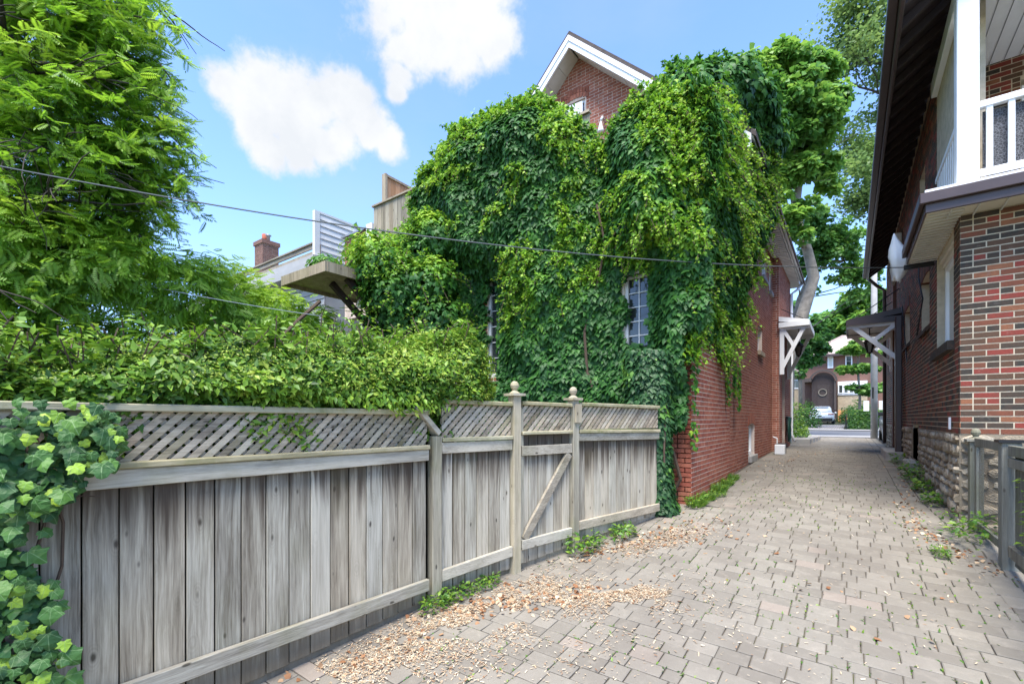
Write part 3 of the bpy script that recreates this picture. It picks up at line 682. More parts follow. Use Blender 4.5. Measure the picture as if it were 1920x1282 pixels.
# ------------------------------------------------------------------ left-hand house
r = random.Random(9)
LX = -1.85
hL = empty('brick_house', (LX, 9.17, .6), 'red brick house with white trimmed gable, its back wall smothered in creeper', 'house')
fLs = Face((LX, 9.17, 0), (0, 1, 0), (1, 0, 0)); fLg = Face((-8.0, 9.17, 0), (1, 0, 0), (0, -1, 0))
fPs = Face((-1.78, 6.64, 0), (0, 1, 0), (1, 0, 0)); fPf = Face((-8.0, 6.64, 0), (1, 0, 0), (0, -1, 0))
A = 9.17
hsL = [(12.85-A, 13.55-A, 3.40, 4.02), (11.55-A, 12.35-A, .84, 1.56), (13.5-A, 14.3-A, 5.45, 6.35), (14.9-A, 15.3-A, 5.35, 6.25)]
wls = backing(fLs, 0, 6.5, .3, 6.75, hsL).build('wall', m_mortar_l, hL)
rakez = lambda X: 10.0-.15-.971*abs(X+4.9)
g = MB(); poly = [fLg(1.1-.0, 5.0, 0), fLg(6.15, 5.0, 0), (-1.851, 9.17, rakez(-1.85)), (-4.9, 9.17, rakez(-4.9)), (-6.9, 9.17, rakez(-6.9))]
hol = (2.74, 3.26, 7.55, 8.86)
for a_, c_, lo, hi in ((0, 2.74, 4.9, None), (2.74, 3.26, 4.9, 7.55), (2.74, 3.26, 8.86, None), (3.26, 6.149, 4.9, None)):
    pts = [a_]+([3.1] if a_ < 3.1 < c_ else [])+[c_]
    tp = [(u, hi if hi else rakez(-8+u)) for u in pts]
    g.prism([fLg(a_, lo), fLg(c_, lo)]+[fLg(u, z) for u, z in reversed(tp)], (0, .25, 0))
wlg = g.build('wall', m_mortar_l, hL)
wps = backing(fPs, 0, 2.52, .2, 5.0, []).build('wall', m_mortar_p, hL)
PW = [(5.23, 5.65, 2.70, 3.87), (2.53, 2.96, 2.5, 4.35)]
wpf = backing(fPf, 0, 6.215, .2, 5.0, PW).build('wall', m_mortar_p, hL)
# the main side wall steps out by 18 cm beyond the little window; side door recess
fL2 = Face((-1.67, 15.5, 0), (0, 1, 0), (1, 0, 0)); fL2f = Face((LX, 15.5, 0), (1, 0, 0), (0, -1, 0))
hs2 = [(.75, 1.45, .5, 3.6)]
w2 = backing(fL2, 0, 3.1, .3, 6.75, hs2, -.3).build('wall', m_mortar_l, hL)
bl = bricks(fLs, 0, 6.33, .3, 6.7, hsL, r); bricks(fL2, 0, 3.1, .3, 6.7, hs2, r, out=bl); bricks(fL2f, 0, .18, .3, 6.7, [], r, out=bl)
bricks(fLg, .6, 6.15, 5.4, 9.9, [(hol[0]-.02, hol[1]+.02, hol[2], hol[3]+.10)], r, zmax=lambda u: rakez(-8+u), out=bl)
bl2 = []
bricks(fPs, -.008, 2.52, .2, 3.4, [], r, L=.205, out=bl2); bricks(fPf, 4.9, 6.22, .2, 3.2, PW, r, L=.205, out=bl2); bricks(fPf, 0, 4.9, 2.2, 4.8, PW, r, L=.205, out=bl2)
mm = {id(f): m_brick_l for f in (fLs, fL2, fL2f, fLg)}; mm.update({id(f): m_brick_p for f in (fPs, fPf)})
lay(bl+bl2, hL, 'wall', mm, 298, {id(fLs): wls, id(fL2): w2, id(fL2f): w2, id(fLg): wlg, id(fPs): wps, id(fPf): wpf})
q = MB(); q.box(-8, -1.79, 6.66, 9.16, 5.002, 5.10); q.build('deck_floor', m_dboard, hL)
# windows
window(fLs, 12.87-A, 13.53-A, 3.42, 4.0, hL, .10, .06, 0, 2, None, .12, smat=m_stone_tan); arch(fLs, 12.8-A, 13.6-A, 4.01, hL, m_brick_l, r)
window(fLs, 11.57-A, 12.33-A, .86, 1.54, hL, .08, .07, 0, 0, m_blind, .16); arch(fLs, 11.5-A, 12.4-A, 1.55, hL, m_brick_l, r)
window(fLs, 13.52-A, 14.28-A, 5.47, 6.33, hL, .05, .09, 0, 2, m_blind, .12); window(fLs, 14.92-A, 15.28-A, 5.37, 6.23, hL, .05, .07, 0, 2, m_blind, .12)
w = window(fLg, 2.74, 3.26, 7.55, 8.86, hL, .07, .05, 0, 0); 
q = MB(); q.prism([(-5.24, 9.05, 7.55), (-4.77, 9.09, 7.55), (-4.77, 9.09, 8.76), (-5.24, 9.05, 8.76)], (0, .035, 0)); q.build('open_sash', m_white, hL, bevel=.01)
q = MB(); q.prism([(-5.18, 9.045, 7.62), (-4.83, 9.078, 7.62), (-4.83, 9.078, 8.68), (-5.18, 9.045, 8.68)], (0, .02, 0)); q.build('sash_panel', m_blind, hL)
n = 9; mb = MB()
for ring in (0, 1):
    for k in range(n):
        a0 = 2.64+.72*k/n+.006; a1 = 2.64+.72*(k+1)/n-.006; mid = 2*(k+.5)/n-1; z = 8.83+.10*(1-mid*mid)+ring*.115
        fLg.hexa(mb, a0, a1, z, z+.105, -.08, .016, r.random())
mb.build('arch', m_brick_l, hL)
q = MB(); q.tube([(-4.26, 9.16, 8.12), (-4.26, 9.02, 8.15), (-4.26, 8.96, 8.05)], .03, 8); q.lathe((-4.26, 8.95, 7.78), [(.075, 0), (.07, .05), (.045, .13), (.03, .2), (.02, .24)], 10); q.build('floodlight', m_trim, hL, True)
for a_, c_, z0, z1, nv in ((5.23, 5.65, 2.70, 3.87, 5), (2.53, 2.96, 2.5, 4.35, 6)):
    w = window(fPf, a_, c_, z0, z1, hL, .06, .045, 2, nv, fm=m_trim, muntin=.014)
    q = MB(); fPf.hexa(q, a_-.05, c_+.05, z1, z1+.09, -.1, .05); q.build('window_head', m_trim, w)
q = MB(); fPf.hexa(q, 1.42, 1.54, 2.4, 3.9, .02, .09); q.build('trim_board', m_trim, hL)
q = MB(); fPf.hexa(q, 4.85, 4.93, 1.2, 2.0, .02, .08); q.build('downspout', m_grey, hL)
# roof
q = MB(); y0, y1 = 8.72, 19.55
for sgn in (1, -1):
    xa, xe = -4.9, -4.9+sgn*3.62; zr, ze = 10.02, 10.02-.971*3.62
    c = [(xa, y0, zr), (xe, y0, ze), (xe, y1, ze), (xa, y1, zr)]; up = .10
    c2 = [(a_, b_, z_+up) for a_, b_, z_ in c]
    q.add(c+c2, [(0, 3, 2, 1), (4, 5, 6, 7), (0, 1, 5, 4), (1, 2, 6, 5), (2, 3, 7, 6), (3, 0, 4, 7)] if sgn < 0 else [(0, 1, 2, 3), (7, 6, 5, 4), (4, 5, 1, 0), (5, 6, 2, 1), (6, 7, 3, 2), (7, 4, 0, 3)])
q.build('roof', m_shingle, hL)
for sgn in (1, -1):                           # rake boards in two steps, soffit between board and wall
    for (ya, yb, d0, d1, nm) in ((8.68, 8.715, .012, .13, 'rake_board'), (8.70, 8.74, .132, .27, 'rake_board')):
        q = MB(); e = 3.55
        q.prism([(-4.9, ya, 10.02-d0), (-4.9+sgn*e, ya, 10.02-d0-.971*e), (-4.9+sgn*e, ya, 10.02-d1-.971*e), (-4.9, ya, 10.02-d1)], (0, yb-ya, 0)); q.build(nm, m_white, hL)
    for k in range(12):
        e0, e1 = .02+k*.29, .02+k*.29+.283; q = MB()
        q.hexa([(-4.9+sgn*e0, 8.745, 9.80-.971*e0), (-4.9+sgn*e1, 8.745, 9.80-.971*e1), (-4.9+sgn*e1, 9.165, 9.80-.971*e1), (-4.9+sgn*e0, 9.165, 9.80-.971*e0),
                (-4.9+sgn*e0, 8.745, 9.83-.971*e0), (-4.9+sgn*e1, 8.745, 9.83-.971*e1), (-4.9+sgn*e1, 9.165, 9.83-.971*e1), (-4.9+sgn*e0, 9.165, 9.83-.971*e0)]); q.build('soffit_panel', m_trim, hL)
q = MB(); q.box(-1.42, -1.385, 8.75, 19.58, 6.50, 6.68); q.build('fascia', m_trim, hL)
q = MB(); q.tube([(-1.335, 8.75, 6.60), (-1.335, 19.62, 6.60)], .055, 8); q.tube([(-1.335, 19.3, 6.56), (-1.5, 19.0, 6.25), (-1.61, 18.4, 6.0), (-1.61, 18.4, 1.15), (-1.5, 18.3, .95)], .045, 8); q.build('gutter', m_white, hL, True)
q = MB(); q.box(-1.84, -1.425, 9.17, 19.5, 6.47, 6.499); q.build('soffit', m_trim, hL)
for k in range(60):
    q = MB(); y = 9.6+k*.165; q.box(-1.80, -1.425, y, y+.085, 6.43, 6.469); q.build('rafter_tail', m_trim, hL)
# door canopy
q = MB(); fL2.hexa(q, .75, 1.45, .5, 3.6, -.29, -.2); q.build('side_door', m_darkwood, hL)
cL = door_canopy(hL, -1.67, -.925, 15.4, 17.6, 4.42, m_white, m_white, 1, 3.0)
for a_, b_ in (((-1.02, 15.6, 4.56), (-1.66, 15.9, 5.0)), ((-1.02, 17.3, 4.56), (-1.66, 17.5, 5.0))):
    q = MB(); q.tube([a_, b_], .012, 5); q.build('tie_rod', m_black, cL)
# rear side canopy on braces (weathered wood) with globe lamps
q = MB(); q.box(-8.81, -7.36, 4.5, 6.63, 4.34, 4.40); can = q.build('canopy', m_dboard, hL)
q = MB(); q.box(-8.85, -7.33, 4.46, 4.498, 4.27, 4.45); q.box(-7.358, -7.32, 4.5, 6.63, 4.27, 4.45); q.box(-8.85, -8.812, 4.5, 6.63, 4.27, 4.45); q.build('fascia', m_dboard, can)
q = MB(); q.bar((-8.0, 5.0, 4.3), (-8.0, 6.6, 3.0), .09, .11); q.bar((-7.5, 5.0, 4.3), (-7.5, 6.6, 3.0), .09, .11); q.box(-8.05, -7.95, 6.53, 6.62, 2.6, 4.3); q.box(-7.55, -7.45, 6.53, 6.62, 2.6, 4.3); q.build('bracket', m_darkwood, can)
for k in range(3):
    q = MB(); q.lathe((-7.62-.12*k, 5.55+.12*(k % 2), 3.98), [(.02, -.09), (.07, -.06), (.09, 0), (.07, .06), (.03, .09), (.02, .14), (.02, .26)], 12); q.build('globe_lamp', m_globe, can, True)

# ------------------------------------------------------------------ lanterns
def lantern(loc, label, zt, group):
    x, y, z = loc; t = empty('lantern', loc, label, 'lantern', group)
    q = MB(); q.tube([(x, y, z+.25), (x, y, zt)], .012, 6); q.lathe((x, y, zt-.03), [(.06, 0), (.06, .02), (.02, .03)], 10); q.build('hanger', m_black, t)
    q = MB(); q.lathe((x, y, z), [(.02, .25), (.05, .22), (.13, .12), (.135, .10)][::-1], 6); q.build('cap', m_black, t)
    q = MB(); q.lathe((x, y, z), [(.05, -.16), (.11, .10)], 6); q.build('lamp_glass', m_glass, t)
    q = MB()
    for k in range(6):
        a = k*math.pi/3; q.tube([(x+.055*math.cos(a), y+.055*math.sin(a), z-.16), (x+.115*math.cos(a), y+.115*math.sin(a), z+.1)], .008, 4)
    q.lathe((x, y, z-.22), [(.005, 0), (.03, .03), (.055, .06)], 6); q.build('cage', m_black, t)
lantern((-1.22, 16.0, 3.75), 'black lantern hanging under the white canopy of the red brick house', 4.40, 'lanterns under the side door canopies')
lantern((.42, 15.2, 3.60), 'black lantern hanging under the brown canopy of the dark brick house', 4.10, 'lanterns under the side door canopies')

# ------------------------------------------------------------------ wooden fence and gate
r = random.Random(21)
fence = empty('wooden_fence', (-2.82, 2.72, float(G(-2.82, 2.72))), 'weathered grey board fence with lattice top running along the hedge', 'fence')
gate = empty('garden_gate', (-2.6, 3.56, .2), 'grey board gate with diagonal brace between two ball topped posts', 'gate')
def sec_face(i):
    a, b_ = Vector((*FL[i], 0)), Vector((*FL[i+1], 0)); u = (b_-a).normalized(); return Face(a, u, Vector((u.y, -u.x, 0))), (b_-a).length
def slats(fc, u0, u1, z0, z1, par):
    h = z1-z0; pw = .072; hw = .034*1.414/2
    for sg, d in ((1, .009), (-1, -.006)):
        u = u0-h; 
        while u < u1+h:
            c = []
            # polygon of slat edges clipped to [u0,u1]
            def edge(off):
                return (u+off, z0), (u+off+sg*h, z1)
            pa, pb = edge(-hw), edge(hw)
            P = [pa[0], pb[0], pb[1], pa[1]]
            for lim, s in ((u0, 1), (u1, -1)):
                Q = []
                for k in range(len(P)):
                    A_, B_ = P[k], P[(k+1) % len(P)]; ia, ib = (A_[0]-lim)*s >= 0, (B_[0]-lim)*s >= 0
                    if ia: Q.append(A_)
                    if ia != ib:
                        tt = (lim-A_[0])/(B_[0]-A_[0]); Q.append((lim, A_[1]+tt*(B_[1]-A_[1])))
                P = Q
                if len(P) < 3: break
            if len(P) >= 3 and max(q[0] for q in P)-min(q[0] for q in P) > .02:
                if fc.u.cross(fc.n).z < 0: pass
                q = MB(); q.prism([fc(a, z, d-.004+(.0 if sg > 0 else -.003)) for a, z in P], fc.n*.009, r.random()); q.build('lattice_slat', m_slat, par)
            u += pw
def section(i, par, nb, zb, zf, zl, zc, u_trim=(0, 0), rail2=None, tilt=0, lower=True, fascia=True):
    """zb: bottom rail z pair at both ends; zf: fascia z pair; zl: ledge; zc: cap"""
    fc, L = sec_face(i); a, e = u_trim[0], L-u_trim[1]; bw = (e-a)/nb
    for k in range(nb):
        u0, u1 = a+k*bw+.003+r.uniform(0, .003), a+(k+1)*bw-.003; p = fc((u0+u1)/2, 0)
        zt = zf[1]-.01 if fascia else zl[0]-.002; q = MB(); d = r.uniform(-.003, .003)
        fc.hexa(q, u0, u1, float(G(p.x, p.y))+.05, zt, -.02+d, -.002+d, r.random()); q.build('board', m_board, par, bevel=.003)
    def rail(z0a, z0b, h, d0, d1, m, nm, bev=.004):
        q = MB(); q.hexa([fc(a, z0a, d0), fc(e, z0b, d0), fc(e, z0b, d1), fc(a, z0a, d1), fc(a, z0a+h, d0), fc(e, z0b+h, d0), fc(e, z0b+h, d1), fc(a, z0a+h, d1)][::1], r.random())
        q.f = [t[::-1] for t in q.f]; q.build(nm, m, par, bevel=bev)
    rail(zb[0], zb[1], .095, .003, .042, m_rail, 'rail')
    if fascia: rail(zf[0], zf[0]+tilt, zf[1]-zf[0], .003, .036, m_rail, 'rail')
    if rail2: rail(rail2, rail2, .095, .003, .04, m_rail, 'rail')
    rail(zl[0], zl[0]+tilt, zl[1]-zl[0], -.045, .055, m_ledge, 'ledge', .006)
    rail(zc[0], zc[0]-.01, zc[1]-zc[0], -.04, .05, m_ledge, 'cap_rail', .006)
    slats(fc, a+.01, e-.005, zl[1], zc[0], par)
    g0, g1 = fc(a, 0), fc(e, 0)
    if lower: rail(float(G(g0.x, g0.y))-.03, float(G(g1.x, g1.y))-.03, .10, -.05, -.024, m_board, 'ground_board')
section(0, fence, 26, (.27, .285), (1.357, 1.448), (1.45, 1.485), (1.742, 1.782), (0, .09))
section(1, fence, 6, (.325, .395), (1.405, 1.50), (1.505, 1.54), (1.83, 1.868), (.05, .055))
section(2, gate, 6, (.43, .45), (1.34, 1.35), (1.545, 1.578), (1.835, 1.872), (.065, .055), rail2=1.34, fascia=False)
section(3, fence, 11, (.50, .52), (1.46, 1.545), (1.547, 1.585), (1.84, 1.878), (.055, 0), tilt=-.02)
# ends of the first lattice: short sloping cap
fc, L = sec_face(0)
q = MB(); q.bar(fc(L-.22, 1.80, .0), fc(L+.02, 1.575, .0), .10, .045, (0, 0, 1), .4); q.build('cap_rail', m_rail, fence, bevel=.004)
# diagonal brace of the gate
fc, L = sec_face(2)
q = MB(); q.bar(fc(.10, .53, .022), fc(L-.09, 1.33, .022), .034, .085, (0, 0, 1), .7); q.build('brace', m_rail, gate, bevel=.003)
q = MB(); fc.hexa(q, .055, .095, .3, 1.80, -.03, .02, .3); q.build('stop_strip', m_post, gate)
def post(x, y, ztop, w, ball, par, m=m_post, ang=0.0):
    zb = float(G(x, y))-.1; q = MB()
    R = Matrix.Rotation(ang, 3, 'Z')
    def bx(hw, z0, z1):
        c = [R @ Vector((sx*hw, sy*hw, 0)) for sx, sy in ((-1, -1), (1, -1), (1, 1), (-1, 1))]
        q.hexa([Vector((x, y, z0))+k for k in c]+[Vector((x, y, z1))+k for k in c], r.random())
    bx(w/2, zb, ztop); o = q.build('post', m, par, bevel=.006)
    if ball:
        q = MB(); bx(w/2+.028, ztop, ztop+.025)
        q.lathe((x, y, ztop+.025), [(w/2+.01, 0), (.03, .02), (.022, .03), (.036, .05), (.043, .075), (.036, .10), (.015, .118)], 12, .5); q.build('finial', m, o)
fang = math.atan2(FL[2][1]-FL[1][1], FL[2][0]-FL[1][0])
post(*FL[1], 1.555, .092, False, fence, ang=fang); post(*FL[2], 1.92, .094, True, fence, ang=fang); post(*FL[3], 1.90, .092, True, fence, ang=fang)
q = MB(); fc, L = sec_face(2); fc.hexa(q, L-.03, L+.06, 1.66, 1.86, .05, .07, .5); q.build('latch_block', m_post, fence)

# right-hand gate and fence
r = random.Random(3)
gf = Face((1.13, 7.18, 0), (0, -1, 0), (-1, 0, 0))
mgate = empty('mesh_gate', (1.13, 7.1, .45), 'grey wood framed wire mesh gate beside the stone base', 'gate')
rf = empty('wooden_fence', (1.14, 5.86, .35), 'low grey wood fence with square capped posts at the right edge', 'fence')
post(1.13, 7.16, 1.45, .11, True, rf, m_gboard); 
q = MB(); gf.hexa(q, .08, .16, .55, 1.40, -.02, .02, .4); q.build('gate_stile', m_gboard, mgate, bevel=.004); q = MB(); gf.hexa(q, 1.14, 1.21, .5, 1.40, -.02, .02, .7); q.build('gate_stile', m_gboard, mgate, bevel=.004)
q = MB(); gf.hexa(q, .08, 1.21, 1.402, 1.49, -.02, .022, .2); q.build('gate_rail', m_gboard, mgate, bevel=.004); q = MB(); gf.hexa(q, .16, 1.14, .5, .58, -.02, .018, .9); q.build('gate_rail', m_gboard, mgate, bevel=.004)
q = MB()
for k in range(38): u = .17+k*.0255; gf.hexa(q, u, u+.002, .58, 1.40, -.002, 0)
for k in range(32): z = .59+k*.0255; gf.hexa(q, .16, 1.14, z, z+.002, .0005, .002)
q.build('wire_mesh', m_black, mgate, kind='stuff')
post(1.14, 5.86, 1.49, .125, False, rf, m_gboard)
q = MB(); q.box(1.055, 1.225, 5.775, 5.945, 1.49, 1.515, .2); q.build('post_cap', m_black, rf)
gf2 = Face((1.15, 5.78, 0), (0, -1, 0), (-1, 0, 0))
for z0, z1 in ((1.38, 1.47), (1.28, 1.36), (.5, .6)):
    q = MB(); gf2.hexa(q, 0, 2.4, z0, z1, .0, .04, r.random()); q.build('rail', m_gboard, rf, bevel=.004)
for k in range(16):
    q = MB(); gf2.hexa(q, .01+k*.148, .152+k*.148, .42, 1.40, -.022, -.002, r.random()); q.build('board', m_gboard, rf, bevel=.003)

# ------------------------------------------------------------------ leaves
def unit(v): return v/np.maximum(np.linalg.norm(v, axis=-1, keepdims=True), 1e-9)
def scatter(tv, tf, pos, nrm, tip, size):
    z = unit(nrm); y = tip-(np.sum(tip*z, -1, keepdims=True))*z; y = unit(y); x = np.cross(y, z)
    s = size[:, None, None]
    v = pos[:, None, :]+s*(tv[None, :, 0:1]*x[:, None]+tv[None, :, 1:2]*y[:, None]+tv[None, :, 2:3]*z[:, None])
    n, k = len(pos), len(tv)
    f = (tf[None]+(np.arange(n)*k)[:, None, None]).reshape(-1, tf.shape[1])
    return v.reshape(-1, 3), f
def leaves(name, T, pos, nrm, tip, size, tint, m, parent=None, kind=None):
    v, f = scatter(T[0], T[1], pos, nrm, tip, size); t = np.repeat(tint, len(T[0]))
    o = link(name, npmesh(name, v, f, m, t), parent)
    if kind: o['kind'] = kind
    return o
def T_(v, f): return np.array(v, float), np.array(f, int)
# three-lobed creeper leaf, folded along the midrib; y runs to the tip
T_creeper = T_([(0, 0, 0), (-.30, .10, -.05), (-.55, .38, -.12), (-.26, .48, -.05), (-.20, .72, -.08), (0, 1.08, -.18), (.20, .72, -.08), (.26, .48, -.05), (.55, .38, -.12), (.30, .10, -.05), (0, .45, .04)],
               [(10, 0, 1), (10, 1, 2), (10, 2, 3), (10, 3, 4), (10, 4, 5), (10, 5, 6), (10, 6, 7), (10, 7, 8), (10, 8, 9), (10, 9, 0)])
T_oval = T_([(0, 0, 0), (-.24, .38, .06), (0, .45, -.02), (.24, .38, .06), (0, 1, -.10)], [(0, 2, 1), (0, 3, 2), (1, 2, 4), (2, 3, 4)])
T_simple = T_([(0, 0, 0), (-.36, .45, .06), (0, 1, -.1), (.36, .45, .06)], [(0, 3, 2), (0, 2, 1)])
T_maple = T_([(0, 0, 0), (-.5, .25, -.05), (-.35, .62, .0), (0, 1, -.1), (.35, .62, 0), (.5, .25, -.05)], [(0, 2, 1), (0, 3, 2), (0, 4, 3), (0, 5, 4)])
T_blade = T_([(-.03, 0, 0), (.03, 0, 0), (.02, .6, .06), (0, 1, .22), (-.02, .6, .06)], [(0, 1, 2), (0, 2, 4), (4, 2, 3)])
T_chip = T_([(-.7, -.18, 0), (.6, -.22, 0.04), (.75, .12, 0), (-.5, .2, .05)], [(0, 1, 2), (0, 2, 3)])
# pinnate frond: rachis direction y
fr_v, fr_f = [], []
for k in range(8):
    for sg in (-1, 1):
        y0 = .12+k*.115; w = .05; l = .33*(1-.3*abs(k-3.5)/3.5); bb = len(fr_v); dz = -.10*y0
        fr_v += [(0, y0, dz), (sg*l*.55, y0+.03-w, dz-.02), (sg*l, y0+.10, dz-.07), (sg*l*.5, y0+.05+w, dz-.01)]; fr_f += [(bb, bb+1, bb+2), (bb, bb+2, bb+3)]
bb = len(fr_v); fr_v += [(0, 1.0, -.1), (-.06, 1.12, -.12), (0, 1.28, -.18), (.06, 1.12, -.12)]; fr_f += [(bb, bb+1, bb+2), (bb, bb+2, bb+3)]
T_frond = T_(fr_v, fr_f)
def rvec(n, s=1.0): return rng.normal(0, s, (n, 3))
UP = np.array([0, 0, 1.0])

# ---- creeper on the back wall
creep = empty('creeper', (-4.5, 6.6, .5), 'deep green creeper with two tall domes covering the back of the red brick house', 'climbing plant')
TX = [-7.9, -7.5, -7.3, -6.5, -5.8, -5.02, -4.2, -3.69, -3.3, -3.1, -2.89, -2.58, -2.18, -1.8, -1.55]
TZ = [5.4, 6.35, 6.75, 7.2, 7.32, 7.2, 7.12, 6.62, 6.25, 5.9, 6.28, 6.45, 6.45, 6.3, 6.2]
def ftop(x): return np.interp(x, TX, TZ)
def fbulge(x, z):
    lobe = .62*np.exp(-((x+4.95)/1.45)**2)+.50*np.exp(-((x+2.25)/.62)**2)-.20*np.exp(-((x+3.15)/.28)**2)
    hz = np.clip((z-2.2)/3.2, 0, 1); hz = hz*hz*(3-2*hz)
    p = np.stack([x, z*.45, z*0+3.3], -1); p2 = np.stack([x, z, z*0+9.1], -1)
    b_ = lobe*(.30+.70*hz)+.10+(fbm(p, 1.3, 4)-.5)*.50*(.4+hz)+(fbm(p2, 2.6, 8)-.5)*.42
    win = np.exp(-(np.maximum(np.abs(x+2.56)-.25, 0)/.30)**2-(np.maximum(np.abs(z-3.3)-.6, 0)/.35)**2)+np.exp(-(np.maximum(np.abs(x+5.28)-.28, 0)/.30)**2-(np.maximum(np.abs(z-3.4)-.8, 0)/.35)**2)   # it lies thin round the two windows
    tp = ftop(x); k = np.clip((tp-z)/.9, 0, 1); return np.maximum(b_, .03)*(1-(1-k)**2*.75)*(1-.82*np.clip(win, 0, 1))
n = 85000
x = rng.uniform(-7.9, -1.52, n); z = 1.0+(ftop(x)+.10*rng.normal(0, 1, n)-1.0)*rng.uniform(0, 1, n)**.9
keep = np.ones(n, bool)
keep &= ~((x < -6.0) & (z < 3.2+(fbm(np.stack([x, z, z*0], -1), 1.5, 2)-.5)*1.4))
for (u0, u1, z0, z1) in ((-2.74, -2.33, 2.80, 3.92), (-5.46, -5.16, 2.4, 4.30)):
    e = (fbm(np.stack([x, z, x*0+2], -1), 4.5, 5)-.5)*.32
    keep &= ~((x > u0+e) & (x < u1+e*.8) & (z > z0+e) & (z < z1+e))
e = (fbm(np.stack([x, z, x*0+7], -1), 3, 6)-.5)*.5
keep &= ~((z < 1.75+e) & (x > -3.2)) | (x < -2.2)
keep &= ~((z < 3.05+e) & (x > -1.83))
x, z = x[keep], z[keep]; n = len(x)
d = fbulge(x, z); lay_ = rng.uniform(0, 1, n)**1.6*.22
yv = 6.62-d+lay_
eps = .12; gx = (fbulge(x+eps, z)-fbulge(x-eps, z))/(2*eps); gz = (fbulge(x, z+eps)-fbulge(x, z-eps))/(2*eps)
nr = unit(np.stack([-gx*1.0, -np.ones(n), -gz*1.0], -1))
nrm = unit(nr+UP*.55+rvec(n, .34)); tip = -UP*1.0+nr*.35+rvec(n, .35)
pos = np.stack([x, yv, z], -1)
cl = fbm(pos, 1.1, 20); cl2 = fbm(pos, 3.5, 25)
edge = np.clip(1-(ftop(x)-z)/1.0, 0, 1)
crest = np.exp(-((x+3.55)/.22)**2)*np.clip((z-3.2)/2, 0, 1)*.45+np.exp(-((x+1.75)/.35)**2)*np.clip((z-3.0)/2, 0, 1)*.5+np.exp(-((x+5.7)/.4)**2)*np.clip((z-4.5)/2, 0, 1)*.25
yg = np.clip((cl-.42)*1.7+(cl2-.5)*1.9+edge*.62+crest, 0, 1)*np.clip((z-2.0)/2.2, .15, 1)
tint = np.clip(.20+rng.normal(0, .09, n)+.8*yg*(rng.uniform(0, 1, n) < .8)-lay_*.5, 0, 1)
size = rng.uniform(.07, .135, n)*(1-.35*np.clip(tint-.3, 0, 1))
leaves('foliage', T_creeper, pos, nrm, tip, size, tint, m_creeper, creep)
# young shoots standing off the surface
def sprays(base, outd, count, length, lsize, tintr, m, par, droop=.5, T=T_creeper, per=9, nm='young_shoots'):
    P, Nn, Tp, Sz, Tt = [], [], [], [], []; st = MB()
    for i in range(count):
        b0 = base[i]; d0 = unit((outd[i]+rng.normal(0, .45, 3))[None])[0]; L = length*rng.uniform(.5, 1.2); pts = []
        for k in range(per):
            s = (k+1)/per; p = b0+d0*L*s+np.array([0, 0, -droop*L*s*s]); pts.append(p)
            for _ in range(2):
                P.append(p+rng.normal(0, .02, 3)); Nn.append(UP*.6+d0*.4+rng.normal(0, .5, 3)); Tp.append(d0+rng.normal(0, .7, 3)-UP*.4); Sz.append(lsize*(1.15-.6*s)*rng.uniform(.7, 1.2)); Tt.append(rng.uniform(*tintr)*(.75+.35*s))
        st.tube([tuple(b0)]+[tuple(p) for p in pts[::4]+[pts[-1]]], .004, 4, cap=False)
    leaves(nm, T, np.array(P), np.array(Nn), np.array(Tp), np.array(Sz), np.clip(np.array(Tt), 0, 1), m, par); st.build('stems', m_stem, par, kind='stuff')
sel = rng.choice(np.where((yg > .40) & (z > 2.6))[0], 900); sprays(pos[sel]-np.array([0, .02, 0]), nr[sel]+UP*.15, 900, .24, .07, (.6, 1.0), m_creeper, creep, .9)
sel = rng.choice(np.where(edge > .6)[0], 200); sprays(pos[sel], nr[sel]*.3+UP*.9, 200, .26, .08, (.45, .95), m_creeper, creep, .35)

# ---- creeper on the corner, side wall and eave
creep2 = empty('creeper', (-1.7, 8.8, 2.4), 'bright green creeper hanging over the eave and corner beside the drive', 'climbing plant')
def sbulge(y, z):
    hz = np.clip((z-2.6)/3.2, 0, 1); hz = hz*hz*(3-2*hz)
    p = np.stack([y, z*.5, z*0+1.3], -1); p2 = np.stack([y, z, z*0+4.1], -1)
    return .05+.40*hz+(fbm(p, 1.1, 31)-.5)*.36*(.5+hz)+(fbm(p2, 2.5, 35)-.5)*.3
n = 60000
yv = rng.uniform(6.35, 11.6, n); z = rng.uniform(2.1, 8.0, n)
lo = np.interp(yv, [6.3, 6.9, 7.3, 7.9, 8.6, 9.5, 10.0, 10.5, 11.0, 11.6], [2.5, 2.75, 2.95, 2.80, 2.65, 3.1, 4.3, 5.4, 6.3, 7.2])+(fbm(np.stack([yv, z*0, z*0], -1), 3.0, 44)-.5)*.7
hi = np.interp(yv, [6.3, 7.2, 8.2, 9.0, 10.2, 11, 11.6], [6.3, 6.55, 7.1, 7.6, 7.6, 7.0, 6.4])+rng.normal(0, .07, n)
k = (z > lo) & (z < hi); yv, z, lo, hi = yv[k], z[k], lo[k], hi[k]; n = len(z)
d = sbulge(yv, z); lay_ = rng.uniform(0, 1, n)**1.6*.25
over = np.clip((hi-z)/.8, 0, 1); d = d*(1-(1-over)**2*.6)
xv = -1.79+np.maximum(d, .03)-lay_
gx = (sbulge(yv+.12, z)-sbulge(yv-.12, z))/.24; gz = (sbulge(yv, z+.12)-sbulge(yv, z-.12))/.24
nr = unit(np.stack([np.ones(n), -gx, -gz], -1)); pos = np.stack([xv, yv, z], -1)
nrm = unit(nr+UP*.5+rvec(n, .36)); tip = -UP+nr*.3+rvec(n, .35)
cl = fbm(pos, 1.2, 50); cl2 = fbm(pos, 3.5, 55)
yg = np.clip((cl-.40)*1.4+(cl2-.45)*1.5+.30*np.clip((z-3.4)/3, 0, 1)+.25*np.clip(1-(z-lo)/.8, 0, 1), 0, 1)
